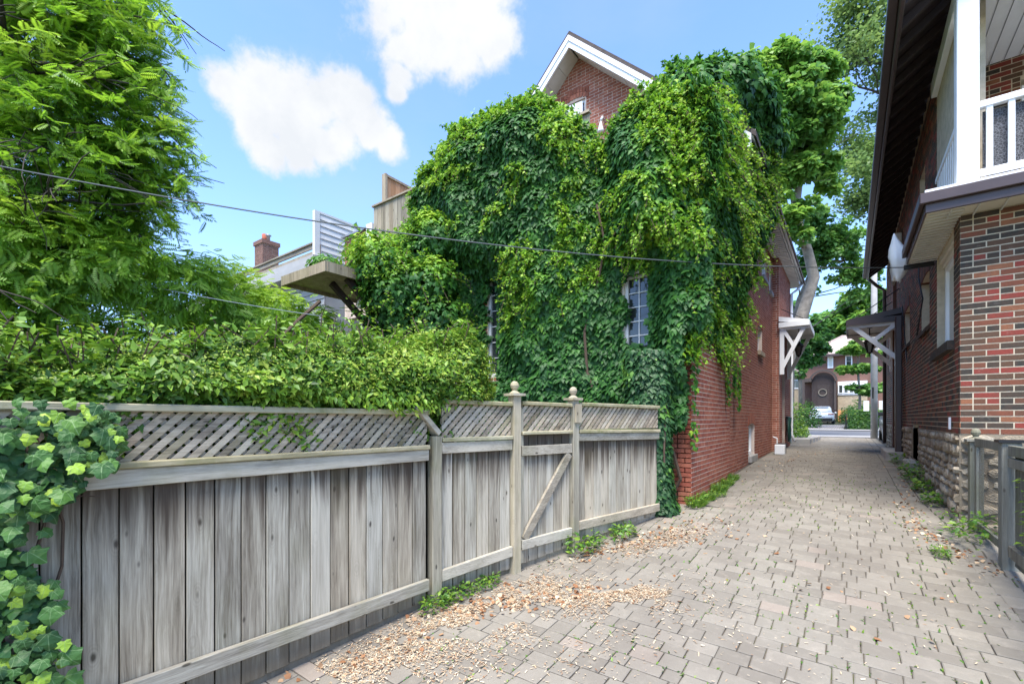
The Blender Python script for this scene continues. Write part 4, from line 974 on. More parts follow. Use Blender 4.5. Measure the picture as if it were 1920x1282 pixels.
tint = np.clip(.24+rng.normal(0, .09, n)+.75*yg*(rng.uniform(0, 1, n) < .8)-lay_*.5, 0, 1)
leaves('foliage', T_creeper, pos, nrm, tip, rng.uniform(.065, .125, n)*(1-.3*tint), tint, m_creeper, creep2)
sel = rng.choice(np.where((yg > .4))[0], 560); sprays(pos[sel], nr[sel], 560, .26, .07, (.6, 1.0), m_creeper, creep2, 1.0)
# clump on the roof corner, and trailing strands
n = 9000; u = unit(rvec(n)); rr = rng.uniform(.55, 1, n)[:, None]**.5
cc = np.array([(-2.35, 8.65, 7.55), (-1.85, 8.9, 7.65), (-1.55, 9.6, 7.65), (-2.75, 8.4, 7.0), (-1.5, 10.3, 7.3), (-2.1, 8.2, 7.1)]); ci = rng.integers(0, len(cc), n)
pos = cc[ci]+u*rr*np.array([.55, .6, .55]); pos += (fbm(pos, 2.2, 61)-.5)[:, None]*u*.5
leaves('roof_clump', T_creeper, pos, u+UP*.4+rvec(n, .3), -UP+u*.5+rvec(n, .4), rng.uniform(.09, .17, n), np.clip(.38+rng.normal(0, .1, n)+.5*(fbm(pos, 2, 66)-.5)+.15*u[:, 2], 0, 1), m_creeper, creep2)
sel = np.where(u[:, 2] > .3)[0][:160]; sprays(pos[sel], u[sel]+UP*.6, 160, .34, .10, (.3, .7), m_creeper, creep2, .4)
pts = [(1.0, a, 0) for a in range(3)]
P = []; 
for yy, z0, z1 in ((8.75, 2.9, 1.95), (9.75, 2.7, 1.9), (6.58, 2.5, 1.3), (9.35, 2.8, 2.1)):
    for k in range(90):
        s = rng.uniform(0, 1); P.append((-1.72+rng.normal(0, .02), yy+rng.normal(0, .05*(1.2-s)), z0+(z1-z0)*s))
P = np.array(P); n = len(P); leaves('trailing_strands', T_creeper, P, np.tile([1.0, -.3, .4], (n, 1))+rvec(n, .3), -UP+rvec(n, .4), rng.uniform(.05, .09, n), np.clip(rng.normal(.45, .2, n), 0, 1), m_creeper, creep2, kind='stuff')
st = MB()
for x0, z1 in ((-2.1, 3), (-3.2, 5), (-4.4, 5.5), (-5.9, 5)):
    st.tube([(x0+.2*math.sin(k*1.3), 6.58-.02*k, .5+k*(z1-.5)/7) for k in range(8)], [.03-.002*k for k in range(8)], 6)
st.build('main_stem', m_stem, creep)

# ---- sprawling vine on the weathered canopy
vine = empty('trailing_vine', (-7.6, 6.3, 3.4), 'light green trailing vine tumbling over the weathered wooden canopy', 'climbing plant')
n = 19000
cc = np.array([(-7.3, 6.1, 4.9), (-6.7, 6.0, 4.9), (-7.9, 5.9, 4.75), (-6.3, 5.9, 4.2), (-7.0, 5.7, 4.45), (-6.4, 6.1, 5.2), (-8.2, 6.2, 4.7), (-7.6, 6.4, 5.1), (-6.2, 6.0, 3.5), (-6.8, 6.2, 3.7), (-7.35, 5.6, 4.75), (-7.1, 5.3, 4.55), (-6.9, 5.5, 4.1), (-7.0, 5.7, 3.7)])
ci = rng.integers(0, len(cc), n); u = unit(rvec(n)); pos = cc[ci]+u*(rng.uniform(.4, 1, n)[:, None]**.5)*np.array([.62, .45, .48]); pos += (fbm(pos, 2.0, 71)-.5)[:, None]*u*.6
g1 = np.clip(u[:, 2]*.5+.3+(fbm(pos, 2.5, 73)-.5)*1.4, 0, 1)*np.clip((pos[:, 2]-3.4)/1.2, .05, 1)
leaves('foliage', T_creeper, pos, u+UP*.5+rvec(n, .35), -UP*.7+u*.5+rvec(n, .5), rng.uniform(.06, .12, n), np.clip(.24+.85*g1+rng.normal(0, .1, n), 0, 1), m_creeper, vine)
sel = np.where(u[:, 2] > .0)[0][:700]; sprays(pos[sel], u[sel]+UP*.2, 700, .40, .07, (.55, .95), m_creeper, vine, .8)

# ---- ivy at the far end of the fence
ivy2 = empty('ivy', (-2.0, 6.0, .45), 'dark ivy column at the far end of the fence by the brick corner', 'climbing plant')
n = 8000; z = rng.uniform(.5, 2.62, n); a = rng.uniform(0, 2*math.pi, n)
hw = np.interp(z, [.4, .8, 1.4, 1.9, 2.4, 3.0], [.30, .22, .20, .29, .34, .30])*(1+.5*(fbm(np.stack([a*0, z, a], -1), 2, 81)-.5)); 
cx = np.interp(z, [.4, 1.2, 2.0, 3.0], [-2.08, -2.12, -2.20, -2.24]); rr = rng.uniform(.6, 1, n)**.5
pos = np.stack([cx+np.cos(a)*hw*rr, 6.12+np.sin(a)*(.22+.22*hw)*rr, z], -1); u = unit(np.stack([np.cos(a), np.sin(a)*1.2, a*0+.2], -1))
leaves('foliage', T_creeper, pos, u+UP*.4+rvec(n, .3), -UP+u*.3+rvec(n, .4), rng.uniform(.05, .10, n), np.clip(.16+rng.normal(0, .1, n)+.5*(fbm(pos, 4, 84) > .62), 0, 1), m_ivy, ivy2)
st = MB(); 
for k in range(3): st.tube([(-2.02+.04*k, 6.0+.05*math.sin(j+k), .4+j*.3) for j in range(8)], .016, 5)
st.build('stem', m_stem, ivy2)

# ---- hedge behind the fence
hedge = empty('hedge', (-3.3, 1.6, .1), 'thick glossy clipped hedge rising above the lattice fence', 'hedge')
def htop(y): return np.interp(y, [-1.2, 0, .8, 1.6, 2.4, 3.0, 3.4, 3.75], [1.98, 2.0, 2.08, 2.20, 2.34, 2.52, 2.48, 2.0])
def hedge_pts(n, hmin):
    y = rng.uniform(-1.3, 3.42, n); w = 1.35; t = rng.uniform(0, 1, n)
    tp = htop(y)+(fbm(np.stack([y*1.0, y*0, y*0], -1), 1.8, 91)-.5)*.18
    front = t < .55; cap = ~front
    x0f = fence_x(y)-.10; x0 = x0f
    z = np.where(front, hmin+(tp-hmin)*rng.uniform(0, 1, n)**.8, tp); x = np.where(front, x0, x0-rng.uniform(0, w, n))
    s = np.clip((z-(tp-.30))/.30, 0, 1); x = np.where(front, x0+.20*np.clip((z-1.74)/.18, 0, 1)-.30*s*s, x)
    nr = np.where(front[:, None], np.stack([np.ones(n), -.2*np.ones(n), .3+s], -1), np.stack([.3*np.ones(n), -.1*np.ones(n), np.ones(n)], -1))
    # rounded far end
    e = np.clip((y-3.0)/.4, 0, 1); x = x-.25*e*e; nr = nr+np.stack([e*0, e*2, e*0], -1)
    p = np.stack([x, y, z], -1); lump = fbm(p, 3.2, 95)-.5
    return p+unit(nr)*(lump*.26)[:, None], unit(nr), lump
p, nr, lump = hedge_pts(46000, 1.50); n = len(p)
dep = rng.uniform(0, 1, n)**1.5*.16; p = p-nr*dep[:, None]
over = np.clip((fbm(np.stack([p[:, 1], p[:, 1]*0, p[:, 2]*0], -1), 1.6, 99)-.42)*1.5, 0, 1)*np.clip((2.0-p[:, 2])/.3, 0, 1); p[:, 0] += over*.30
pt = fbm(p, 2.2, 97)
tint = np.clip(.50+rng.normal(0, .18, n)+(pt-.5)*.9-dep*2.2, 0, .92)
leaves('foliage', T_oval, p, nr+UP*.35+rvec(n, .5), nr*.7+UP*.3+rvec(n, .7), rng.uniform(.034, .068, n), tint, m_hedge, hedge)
n = 2600; yo = rng.uniform(.9, 2.75, n); zo = 2.02-rng.uniform(0, 1, n)**1.0*(.12+.22*np.clip(fbm(np.stack([yo, yo*0, yo*0], -1), 2.2, 88)*1.5-.2, 0, 1)*np.clip((yo-.9)/.8, .3, 1)); xo = fence_x(yo)-.06+rng.uniform(0, .20, n)*np.clip((2.02-zo)/.15, .2, 1)
leaves('overhang', T_oval, np.stack([xo, yo, zo], -1), np.tile([1.0, 0, .5], (n, 1))+rvec(n, .4), np.tile([.5, 0, -.5], (n, 1))+rvec(n, .6), rng.uniform(.034, .066, n), np.clip(rng.normal(.55, .17, n), 0, .95), m_hedge, hedge)
n = 2600; q_, nr_, _ = hedge_pts(n, 1.7); leaves('bud_clusters', T_oval, np.repeat(q_+nr_*.02, 3, 0)+rng.normal(0, .012, (3*n, 3)), np.repeat(nr_, 3, 0)+rvec(3*n, .8), rvec(3*n), rng.uniform(.012, .022, 3*n), rng.uniform(.85, 1, 3*n), m_hedge, hedge)
q_, nr_, _ = hedge_pts(900, 1.9); sel = np.where(nr_[:, 2] > .7)[0][:330]; sprays(q_[sel], UP*1.0+rng.normal(0, .3, (len(sel), 3)), len(sel), .20, .085, (.35, .75), m_hedge, hedge, .1, T_oval, 5, 'top_shoots')
mb = MB(); yy = np.linspace(-1.3, 3.2, 24)
for a, b_ in zip(yy, yy[1:]):
    xa, xb = float(fence_x(a))-.36, float(fence_x(b_))-.36; za, zb = float(htop(a))-.24, float(htop(b_))-.24
    mb.hexa([(xa-1.0, a, .1), (xa, a, .1), (xb, b_, .1), (xb-1.0, b_, .1), (xa-1.0, a, za), (xa, a, za), (xb, b_, zb), (xb-1.0, b_, zb)])
m_core = simple('dense_twigs', (.020, .022, .012), .95, 0, .5, 40, .8); mb.build('twig_core', m_core, hedge)

# ---- big-leaved ivy at the left edge: each large leaf is an object of its own
def ivy_leaf_mesh(var, tint):
    r = random.Random(var); pr = [(0, .04), (-.22, -.08), (-.46, .04), (-.46, .26), (-.60, .44), (-.38, .58), (-.22, .84), (0, 1.02), (.22, .84), (.38, .58), (.60, .44), (.46, .26), (.46, .04), (.22, -.08)]
    kx, ky = r.uniform(-.1, .55), r.uniform(-.1, .5); mb = MB(); vs = [(x*r.uniform(.82, 1.15), y*r.uniform(.9, 1.1), -kx*(x*x)-ky*max(y-.3, 0)**2+r.uniform(-.04, .04)) for x, y in pr]
    mid = [(0, .30, .05), (0, .62, .03)]
    vs += mid; a, b_ = len(pr), len(pr)+1
    fs = [(a, 0, 1), (a, 1, 2), (a, 2, 3), (a, 3, 4), (a, 4, 5), (a, 5, b_), (b_, 5, 6), (b_, 6, 7), (b_, 7, 8), (b_, 8, 9), (a, b_, 9), (a, 9, 10), (a, 10, 11), (a, 11, 12), (a, 12, 13), (a, 13, 0)]
    mb.add(vs, [f[::-1] for f in fs], tint); me = mb.mesh('leaf', m_ivyleaf); uv = me.uv_layers.new(name='uv')
    for l in me.loops: v = me.vertices[l.vertex_index].co; uv.data[l.index].uv = (v.x, v.y)
    return me
m_ivyleaf, nt, b = mat('ivy_leaf_veined'); t = tintnode(nt); uvn = N(nt, 'ShaderNodeUVMap'); su = N(nt, 'ShaderNodeSeparateXYZ'); nt.links.new(uvn.outputs[0], su.inputs[0])
c = RAMP(nt, t, [(0, (.030, .088, .022)), (.5, (.066, .165, .030)), (.75, (.16, .31, .03)), (1, (.40, .58, .05))])
ang = M(nt, 'ARCTAN2', su.outputs[0], su.outputs[1]); rad = M(nt, 'POWER', M(nt, 'ADD', M(nt, 'POWER', su.outputs[0], 2.0), M(nt, 'POWER', su.outputs[1], 2.0)), .5)
vein = None
for a0 in (0, .82, -.82, 1.62, -1.62):
    dd = M(nt, 'MULTIPLY', M(nt, 'ABSOLUTE', M(nt, 'SUBTRACT', ang, a0)), M(nt, 'ADD', rad, .05)); vein = dd if vein is None else M(nt, 'MINIMUM', vein, dd)
vm = N(nt, 'ShaderNodeMapRange'); nt.links.new(vein, vm.inputs[0]); vm.inputs[1].default_value = .006; vm.inputs[2].default_value = .03; vm.inputs[3].default_value = .75; vm.inputs[4].default_value = 0
p = geo(nt); c = MIX(nt, M(nt, 'MULTIPLY', NOISE(nt, p, 28, 4, .6), .5), c, (.01, .03, .014, 1)); c = MIX(nt, M(nt, 'MULTIPLY', vm.outputs[0], .8), c, (.16, .25, .11, 1))
nt.links.new(c, b.inputs['Base Color']); b.inputs['Roughness'].default_value = .5; b.inputs['Specular IOR Level'].default_value = .28; bump(nt, b, M(nt, 'ADD', NOISE(nt, p, 60, 3), M(nt, 'MULTIPLY', vm.outputs[0], -.4)), .35, .01)
ivy = empty('ivy', (-2.8, .15, .0), 'large leaved ivy climbing the near end of the fence at the left edge', 'climbing plant')
imesh = {}
fc, L = sec_face(0)
def ivyleaf(u, z, d, s, tint, r):
    k = (r.randrange(7), round(tint*9)/9); me = imesh.get(k)
    if me is None: me = imesh[k] = ivy_leaf_mesh(k[0], k[1])
    n = fc.n+Vector((r.gauss(0, .32), r.gauss(-.15, .32), .45+r.gauss(0, .28))); n.normalize(); tp = Vector((0, 0, -1))+fc.u*r.gauss(.1, .55)+fc.n*.25
    y = (tp-n*tp.dot(n)).normalized(); x = y.cross(n); p = fc(u, z, d); mt = Matrix((x, y, n)).transposed().to_4x4()
    return me, Matrix.Translation(p) @ mt @ Matrix.Scale(s, 4)
r = random.Random(77); cnt = 0; smalls = []
def ivy_edge(z):                              # how far along the fence the ivy reaches
    return float(np.interp(z, [.0, .25, .6, .9, 1.15, 1.3, 1.42, 1.62, 1.76, 1.85], [1.50, 1.44, 1.36, 1.36, 1.28, 1.30, 1.46, 1.58, 1.52, 1.2]))
def ivy_inner(z): return float(np.interp(z, [0, .9, 1.3, 1.5, 1.75], [.6, .6, .6, .6, .95]))
for i in range(285):
    z = r.uniform(.05, 1.80) if i > 60 else r.uniform(1.28, 1.74); e = ivy_edge(z); e += .11; u = e-abs(r.gauss(0, .20))
    yl = 1.0-(e-u) if r.random() < .12 else 0
    tint = r.choice([.0, .15, .3, .3, .45, .5, .55]) if r.random() > .24 else r.uniform(.75, 1)
    s = r.choice([r.uniform(.035, .06), r.uniform(.05, .092)]) if tint < .6 else r.uniform(.035, .06)
    me, mw = ivyleaf(u, z, r.uniform(.07, .20), s, tint, r); o = bpy.data.objects.new('leaf', me); COL.objects.link(o); o.parent = ivy; o.matrix_basis = Matrix.Translation(-ivy.location) @ mw
mb = MB()
for i in range(700):                          # leaves further back in the mass
    z = r.uniform(0, 1.75); e = ivy_edge(z)+.05; u = e-abs(r.gauss(0, .25)); me, mw = ivyleaf(u, z, r.uniform(.03, .09), r.uniform(.045, .085), r.choice([.1, .2, .3, .4]), r)
    mb.add([mw @ v.co for v in me.vertices], [tuple(pp.vertices) for pp in me.polygons], me.attributes['tint'].data[0].value)
o = mb.build('inner_leaves', m_ivy, ivy, kind='stuff')
mb = MB()
for k in range(9):
    u0 = .95+k*.06; mb.tube([fc(u0+.05*math.sin(j*1.1+k), .02+j*.2, .03) for j in range(9)], .007, 5)
mb.tube([fc(1.3+.06*j, 1.33+.008*math.sin(j*2), .05) for j in range(6)], .004, 4)
mb.build('stems', m_stem, ivy, kind='stuff')

# ---- vine-covered boundary fence at the back of the yard
byf = empty('back_fence', (-9.45, 2.0, .3), 'old dark board fence half hidden by vine behind the hedge', 'fence')
r = random.Random(2)
for k in range(46):
    q = MB(); y = -1.4+k*.15; q.box(-9.50, -9.48, y, y+.14, .3, 3.0+r.uniform(-.02, .02), r.random()); q.build('board', m_dboard, byf)
q = MB(); q.box(-9.479, -9.43, -1.4, 5.5, 2.6, 2.7); q.box(-9.479, -9.43, -1.4, 5.5, 1.2, 1.3); q.build('rail', m_dboard, byf)
wis = empty('trailing_vine', (-9.4, 2.5, .4), 'feathery green vine heaped along the old back fence', 'climbing plant')
n = 13000; y = rng.uniform(-2.2, 5.6, n); top = np.interp(y, [-2.5, 1.5, 3.5, 4.4, 5.1, 5.6], [4.7, 4.6, 4.5, 4.35, 4.1, 3.9]); a = rng.uniform(-.2*math.pi, 1.1*math.pi, n); rr = rng.uniform(.7, 1, n)
pos = np.stack([-9.35+np.cos(a)*.75*rr, y, top-.75+np.sin(a)*.75*rr], -1); lowm = rng.uniform(0, 1, n) < .40; pos[lowm, 2] = rng.uniform(2.4, 3.4, lowm.sum()); pos[lowm, 0] = -9.0+rng.normal(0, .18, lowm.sum())
pos += rvec(n, .08)+((fbm(pos, 1.4, 121)-.5)*.8)[:, None]*np.array([1, 0, 1])
u = unit(np.stack([np.cos(a), a*0-.15, np.sin(a)], -1))
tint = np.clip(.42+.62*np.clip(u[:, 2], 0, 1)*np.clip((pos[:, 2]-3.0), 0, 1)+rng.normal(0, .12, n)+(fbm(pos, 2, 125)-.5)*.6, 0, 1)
leaves('foliage', T_frond, pos, u+UP*.5+rvec(n, .35), u*.7-UP*.5+rvec(n, .5), rng.uniform(.14, .24, n), tint, m_locust, wis)
st = MB()
for k in range(14): st.tube([(-9.3+.1*math.sin(k), -1+k*.5, .4), (-9.25, -1+k*.5+.2, 2), (-9.3+.3*math.cos(k), -1+k*.5+.4, 3.5)], [.03, .02, .01], 5)
st.tube([at(520, 640, 7.8), at(560, 600, 8.0), at(600, 565, 8.2)], .035, 6); st.build('stems', m_stem, wis, kind='stuff')

# ------------------------------------------------------------------ trees
def branch(mb, a, d, L, r0, depth, r, tips, up=.15, spread=.6, n=5, kink=.16, minr=.01):
    pts = [Vector(a)]; d = Vector(d).normalized(); m = 5
    for k in range(m):
        d = (d+Vector((r.gauss(0, kink), r.gauss(0, kink), r.gauss(0, kink)+up*.2))).normalized(); pts.append(pts[-1]+d*L/m)
    rad = [max(minr*.4, r0*(1-.55*k/m)) for k in range(m+1)]; mb.tube(pts, rad, n if depth > 1 else 4, cap=False)
    if depth <= 0: tips.append((pts[-1], d)); tips.append((pts[3], d)); return
    for k in range(3 if depth > 1 else 4):
        t = r.uniform(.35, 1.0); i = min(int(t*m), m-1); p = pts[i].lerp(pts[i+1], t*m-i)
        nd = (d+Vector((r.gauss(0, spread), r.gauss(0, spread), r.gauss(0, spread*.7)+up))).normalized()
        branch(mb, p, nd, L*r.uniform(.55, .75), rad[i]*.62, depth-1, r, tips, up, spread, n, kink, minr)
    branch(mb, pts[-1], d, L*.7, rad[-1], depth-1, r, tips, up, spread, n, kink, minr)

# locust at the left
loc = empty('locust_tree', (-10.6, .7, .1), 'feathery bright green tree overhanging the garden at the left edge', 'tree')
r = random.Random(12); mb = MB(); tips = []
mb.tube([(-10.6, .7, 0), (-10.55, .72, 2), (-10.6, .8, 3.6), (-10.5, .9, 5.2), (-10.7, 1.1, 7.5), (-10.8, 1.2, 10)], [.24, .21, .18, .15, .11, .06], 10)
for k in range(22):
    a = r.uniform(-math.pi, math.pi) if k % 3 else r.uniform(-.4, 1.1); z = 3.6+k*.27; br = Vector((math.cos(a), math.sin(a), r.uniform(-.05, .45)))
    branch(mb, (-10.6, .9, z), br, 1.5, .06, 2, r, tips, -.12, .5, 6, .14)
mb.build('trunk', m_darkbark, loc, True)
# leafy twigs drooping to the right, fronds set along each of them
CL = [(180, 40, 7.0, .8), (80, 90, 6.8, .8), (250, 110, 7.2, .6), (290, 90, 7.4, .4), (120, 200, 6.6, .8), (230, 210, 7.0, .7), (300, 235, 7.2, .5), (60, 300, 6.6, .8), (180, 310, 6.8, .7), (265, 310, 7.0, .55), (310, 290, 7.3, .4), (240, 385, 7.0, .5), (150, 400, 6.8, .65), (50, 400, 6.8, .55), (-60, 200, 6.6, 1.0), (-60, 20, 6.8, 1.0), (180, -60, 7.2, .9), (60, -60, 7.0, 1.0), (270, 380, 7.3, .35),
      (150, 480, 7.2, .4), (60, 520, 7.4, .5), (-20, 480, 7.2, .7), (120, 130, 7.8, .8), (220, 300, 7.9, .7), (60, 420, 8, .6), (230, 460, 7.6, .4), (210, 20, 7.6, .6), (100, 560, 7.8, .45), (190, 540, 7.8, .4), (20, 590, 7.6, .5)]
cc = np.array([at(a, b_, c_) for a, b_, c_, d_ in CL]); rad_ = np.array([d_ for *_, d_ in CL]); droop = RT*.75-UP*.62-FW*.15
P, Nn, Tp, Sz, Tt = [], [], [], [], []; mb = MB(); nt_ = 1100; ci = rng.choice(len(cc), nt_, p=rad_**1.7/np.sum(rad_**1.7))
for k in range(nt_):
    u0 = unit(rvec(1))[0]; a = cc[ci[k]]-RT*.22+u0*rad_[ci[k]]*rng.uniform(.2, 1)**.6-droop*.25; d0 = unit((droop*.9+u0*.45+rng.normal(0, .3, 3))[None])[0]; L = rng.uniform(.45, .85)
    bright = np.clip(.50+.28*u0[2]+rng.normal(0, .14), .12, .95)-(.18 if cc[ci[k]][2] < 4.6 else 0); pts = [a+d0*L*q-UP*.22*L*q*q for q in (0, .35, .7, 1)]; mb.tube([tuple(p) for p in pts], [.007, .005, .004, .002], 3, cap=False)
    for q in range(17):
        t = (q+.5)/17; p = a+d0*L*t-UP*.22*L*t*t; sd = np.cross(d0, UP)*(1 if q % 2 else -1)
        P.append(p+rng.normal(0, .015, 3)); Tp.append(d0*.55+sd*.7-UP*.35+rng.normal(0, .25, 3)); Nn.append(UP*.75-FW*.45+rng.normal(0, .42, 3)); Sz.append(rng.uniform(.13, .24)); Tt.append(bright+rng.normal(0, .06))
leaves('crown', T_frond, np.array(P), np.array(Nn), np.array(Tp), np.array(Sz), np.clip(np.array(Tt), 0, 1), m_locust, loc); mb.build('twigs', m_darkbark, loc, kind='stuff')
# long hanging sprays at the rim
P, Nn, Tp, Sz, Tt = [], [], [], [], []; mb = MB()
for (px, py, dx, dy) in ((250, 30, 110, 40), (285, 60, 70, 60), (300, 120, 40, 70), (300, 200, 60, 60), (310, 240, 70, 50), (280, 300, 70, 60), (265, 360, 60, 60), (250, 400, 70, 40), (220, 20, 90, -30), (300, 280, 75, 20), (260, 440, 50, 60), (180, 480, 60, 60), (300, 20, 40, 60), (330, 330, 30, 50), (210, 520, 30, 70), (230, -10, 90, 20)):
    z0 = rng.uniform(6.8, 7.3); a = np.array(at(px, py, z0)); e = np.array(at(px+dx, py+dy, z0+.1)); mb.tube([tuple(a), tuple((a+e)/2+UP*.06), tuple(e)], [.012, .008, .003], 4)
    for k in range(26):
        s = rng.uniform(0, 1); P.append(a+(e-a)*s+UP*.06*4*s*(1-s)); d0 = unit((e-a)[None])[0]; Tp.append(d0*.6-UP*.3+rng.normal(0, .5, 3)); Nn.append(UP*.6-FW*.5+rng.normal(0, .4, 3)); Sz.append(rng.uniform(.11, .19)); Tt.append(rng.uniform(.4, .9))
leaves('hanging_sprays', T_frond, np.array(P), np.array(Nn), np.array(Tp), np.array(Sz), np.array(Tt), m_locust, loc); mb.build('twigs', m_darkbark, loc, kind='stuff')

def blobs_tree(name, base, trunk, blobs, n, lsize, m, label, seed, T=T_maple, tr=(.35, .35), shell=.45, bark=m_bark, limbs=True, group=None, squash=.8, clump=.6):
    t = empty(name, base, label, 'tree', group); mb = MB(); r = random.Random(seed)
    mb.tube([p for p, _ in trunk], [q for _, q in trunk], 9)
    c = np.array([b_[:3] for b_ in blobs]); rad = np.array([b_[3] for b_ in blobs])
    if limbs:
        tp = [Vector(p) for p, _ in trunk]
        for i in range(0, len(c), 2):
            q0 = tp[min(len(tp)-1, 1+i % (len(tp)-1))]; e = Vector(c[i]); q0 = min(tp[1:], key=lambda a: (a-e).length+(2 if a.z > e.z else 0)); md = q0.lerp(e, .5)+Vector((r.gauss(0, .5), r.gauss(0, .5), r.uniform(-.5, .3)))*rad[i]*.6
            w = trunk[-1][1]*.55; mb.tube([q0, md, e], [w, w*.6, w*.2], 6)
            for _ in range(4):
                f = e+Vector((r.gauss(0, 1), r.gauss(0, 1), r.gauss(0, .8)))*rad[i]*.6; mb.tube([md.lerp(e, r.random()), f], [w*.3, w*.08], 4)
    mb.build('trunk', bark, t, True)
    # clumps inside every blob, leaves inside every clump
    nc = len(c)*14; ci = rng.choice(len(c), nc, p=rad**2/np.sum(rad**2)); u = unit(rvec(nc)); u[:, 2] = u[:, 2]*squash
    cl = c[ci]+u*(rad[ci]*rng.uniform(shell, 1, nc))[:, None]; cr = rad[ci]*rng.uniform(.25, .5, nc)
    k = rng.choice(nc, n, p=cr**2/np.sum(cr**2)); w = unit(rvec(n)); pos = cl[k]+w*(cr[k]*rng.uniform(.1, 1.15, n)**.6)[:, None]*np.array([1, 1, clump])
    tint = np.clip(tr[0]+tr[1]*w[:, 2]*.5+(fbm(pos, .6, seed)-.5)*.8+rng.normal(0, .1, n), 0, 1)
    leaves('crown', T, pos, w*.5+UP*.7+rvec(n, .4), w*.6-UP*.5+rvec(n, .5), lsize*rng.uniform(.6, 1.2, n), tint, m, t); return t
A_ = lambda px, py, z, rp: (*at(px, py, z), rp*z/857)
bx, by, _ = at(1455, 800, 21)
blobs_tree('maple_tree', (bx, by, .8), [((bx, by, .8), .34), (at(1480, 660, 21), .29), (at(1506, 585, 21), .26), (at(1526, 520, 21), .235), (at(1514, 470, 21), .20), (at(1490, 400, 21), .20), (at(1500, 330, 21.5), .14), (at(1470, 240, 22), .1)],
    [A_(*q) for q in ((1450, 130, 21, 48), (1500, 115, 21, 42), (1535, 130, 21, 36), (1470, 190, 20.5, 55), (1530, 190, 21, 45), (1555, 230, 21, 30), (1420, 190, 21, 45), (1500, 250, 21, 55), (1545, 290, 21, 36), (1440, 270, 21, 50), (1490, 320, 21, 45), (1535, 340, 21.5, 32), (1450, 340, 21, 40), (1480, 160, 22, 60), (1500, 300, 22, 60), (1495, 395, 20, 30), (1405, 140, 22, 40), (1530, 385, 20.5, 30), (1475, 430, 20.5, 28), (1560, 350, 21, 26), (1510, 440, 20.3, 24), (1465, 380, 21, 36))],
    36000, .26, m_maple, 'tall bushy maple rising behind the roof of the red brick house', 201, tr=(.60, .5), shell=.3)
t2 = empty('maple_tree', at(1660, 800, 26), 'spreading lower maple branches across the gap between the houses', 'tree')
blobs_ = [A_(*q) for q in ((1530, 420, 23, 28), (1560, 430, 23, 26), (1590, 470, 23, 24), (1520, 465, 23, 24), (1550, 480, 23, 24), (1580, 510, 23, 22), (1610, 480, 23, 20), (1620, 540, 23, 20), (1600, 555, 23, 16), (1505, 430, 23, 24), (1640, 545, 23, 18), (1630, 500, 23, 18), (1500, 500, 23, 18), (1530, 540, 22, 12), (1600, 440, 23, 22), (1545, 455, 23, 34), (1575, 450, 23, 34), (1600, 510, 23, 30), (1625, 515, 23, 26), (1520, 500, 23, 26))]
COL.objects.unlink(t2); bpy.data.objects.remove(t2)
bx2, by2, _ = at(1480, 800, 25)
blobs_tree('maple_tree', (bx2, by2, .8), [((bx2, by2, .8), .22), (at(1482, 640, 25), .2), (at(1500, 560, 24), .16), (at(1530, 490, 23.5), .12), (at(1580, 490, 23.2), .07)], blobs_, 12000, .17, m_maple, 'loose maple branches reaching over the gap between the two houses', 207, tr=(.46, .4), shell=.0, clump=.8, squash=.9)
# sparse elm across the street, branches showing
elm = empty('elm_tree', (2.6, 33, .8), 'tall sparse tree with dark branches showing behind the brown eave', 'tree')
r = random.Random(31); mb = MB(); tips = []
b0 = at(1720, 800, 29); mb.tube([b0, at(1715, 500, 29), at(1705, 330, 29), at(1690, 200, 29), at(1680, 60, 29), at(1672, -60, 29)], [.38, .33, .28, .22, .15, .08], 9)
for (px, py, ex, ey) in ((1710, 420, 1640, 350), (1705, 350, 1600, 330), (1700, 330, 1590, 260), (1695, 250, 1575, 150), (1690, 200, 1590, 80), (1685, 120, 1600, 20), (1680, 60, 1630, -60), (1700, 300, 1620, 200), (1690, 160, 1630, 60), (1712, 460, 1640, 430), (1685, 90, 1720, -60), (1700, 280, 1760, 160), (1712, 400, 1600, 400)):
    a, e = Vector(at(px, py, 29)), Vector(at(ex, ey, 29+r.uniform(-2, 2))); branch(mb, a, e-a, (e-a).length*.62, .10, 2, r, tips, .10, .42, 5, .13, .02)
mb.build('trunk', m_darkbark, elm, True)
tp = np.array([list(p) for p, d in tips]); n = 24000; k = rng.integers(0, len(tp), n); pos = tp[k]+rvec(n, .5)*np.array([1, 1, .7])
leaves('crown', T_maple, pos, UP+rvec(n, .6), -UP*.4+rvec(n, .8), rng.uniform(.13, .24, n), np.clip(.45+(fbm(pos, .7, 211)-.5)*1.1+.08+rng.normal(0, .12, n), 0, 1), m_elm, elm)
# trees beyond the street
def far_tree(px, z, top, wpx, seed, label, m=m_maple, nm='bushy_tree', n=12000, ls=.75, tr=(.5, .4)):
    x, y, _ = at(px, 780, z); g = float(G(x, y)); rr = random.Random(seed); bl = []
    for k in range(13):
        bl.append(A_(px+rr.uniform(-.7, .7)*wpx, top+wpx*.35+(k/12)*(700-top)*.75, z+rr.uniform(-1.5, 1.5), wpx*rr.uniform(.4, .6)))
    bl.append(A_(px, top+wpx*.45, z, wpx*.45))
    blobs_tree(nm, (x, y, g), [((x, y, g), .3), (at(px, 720, z), .25), (at(px, 640, z), .18), (at(px, top+wpx, z), .08)], bl, n, ls, m, label, seed, tr=tr, bark=m_darkbark, group='trees beyond the street')
far_tree(1470, 66, 560, 60, 301, 'dark green tree beyond the street at the left of the gap', tr=(.3, .3)); far_tree(1560, 78, 575, 46, 302, 'pale green treetop above the pinkish roof'); far_tree(1625, 74, 545, 46, 303, 'light green treetop right of the pinkish roof beyond the street', tr=(.7, .4)); far_tree(1680, 66, 540, 50, 304, 'bright green tree beyond the street behind the brown canopy', tr=(.6, .4))
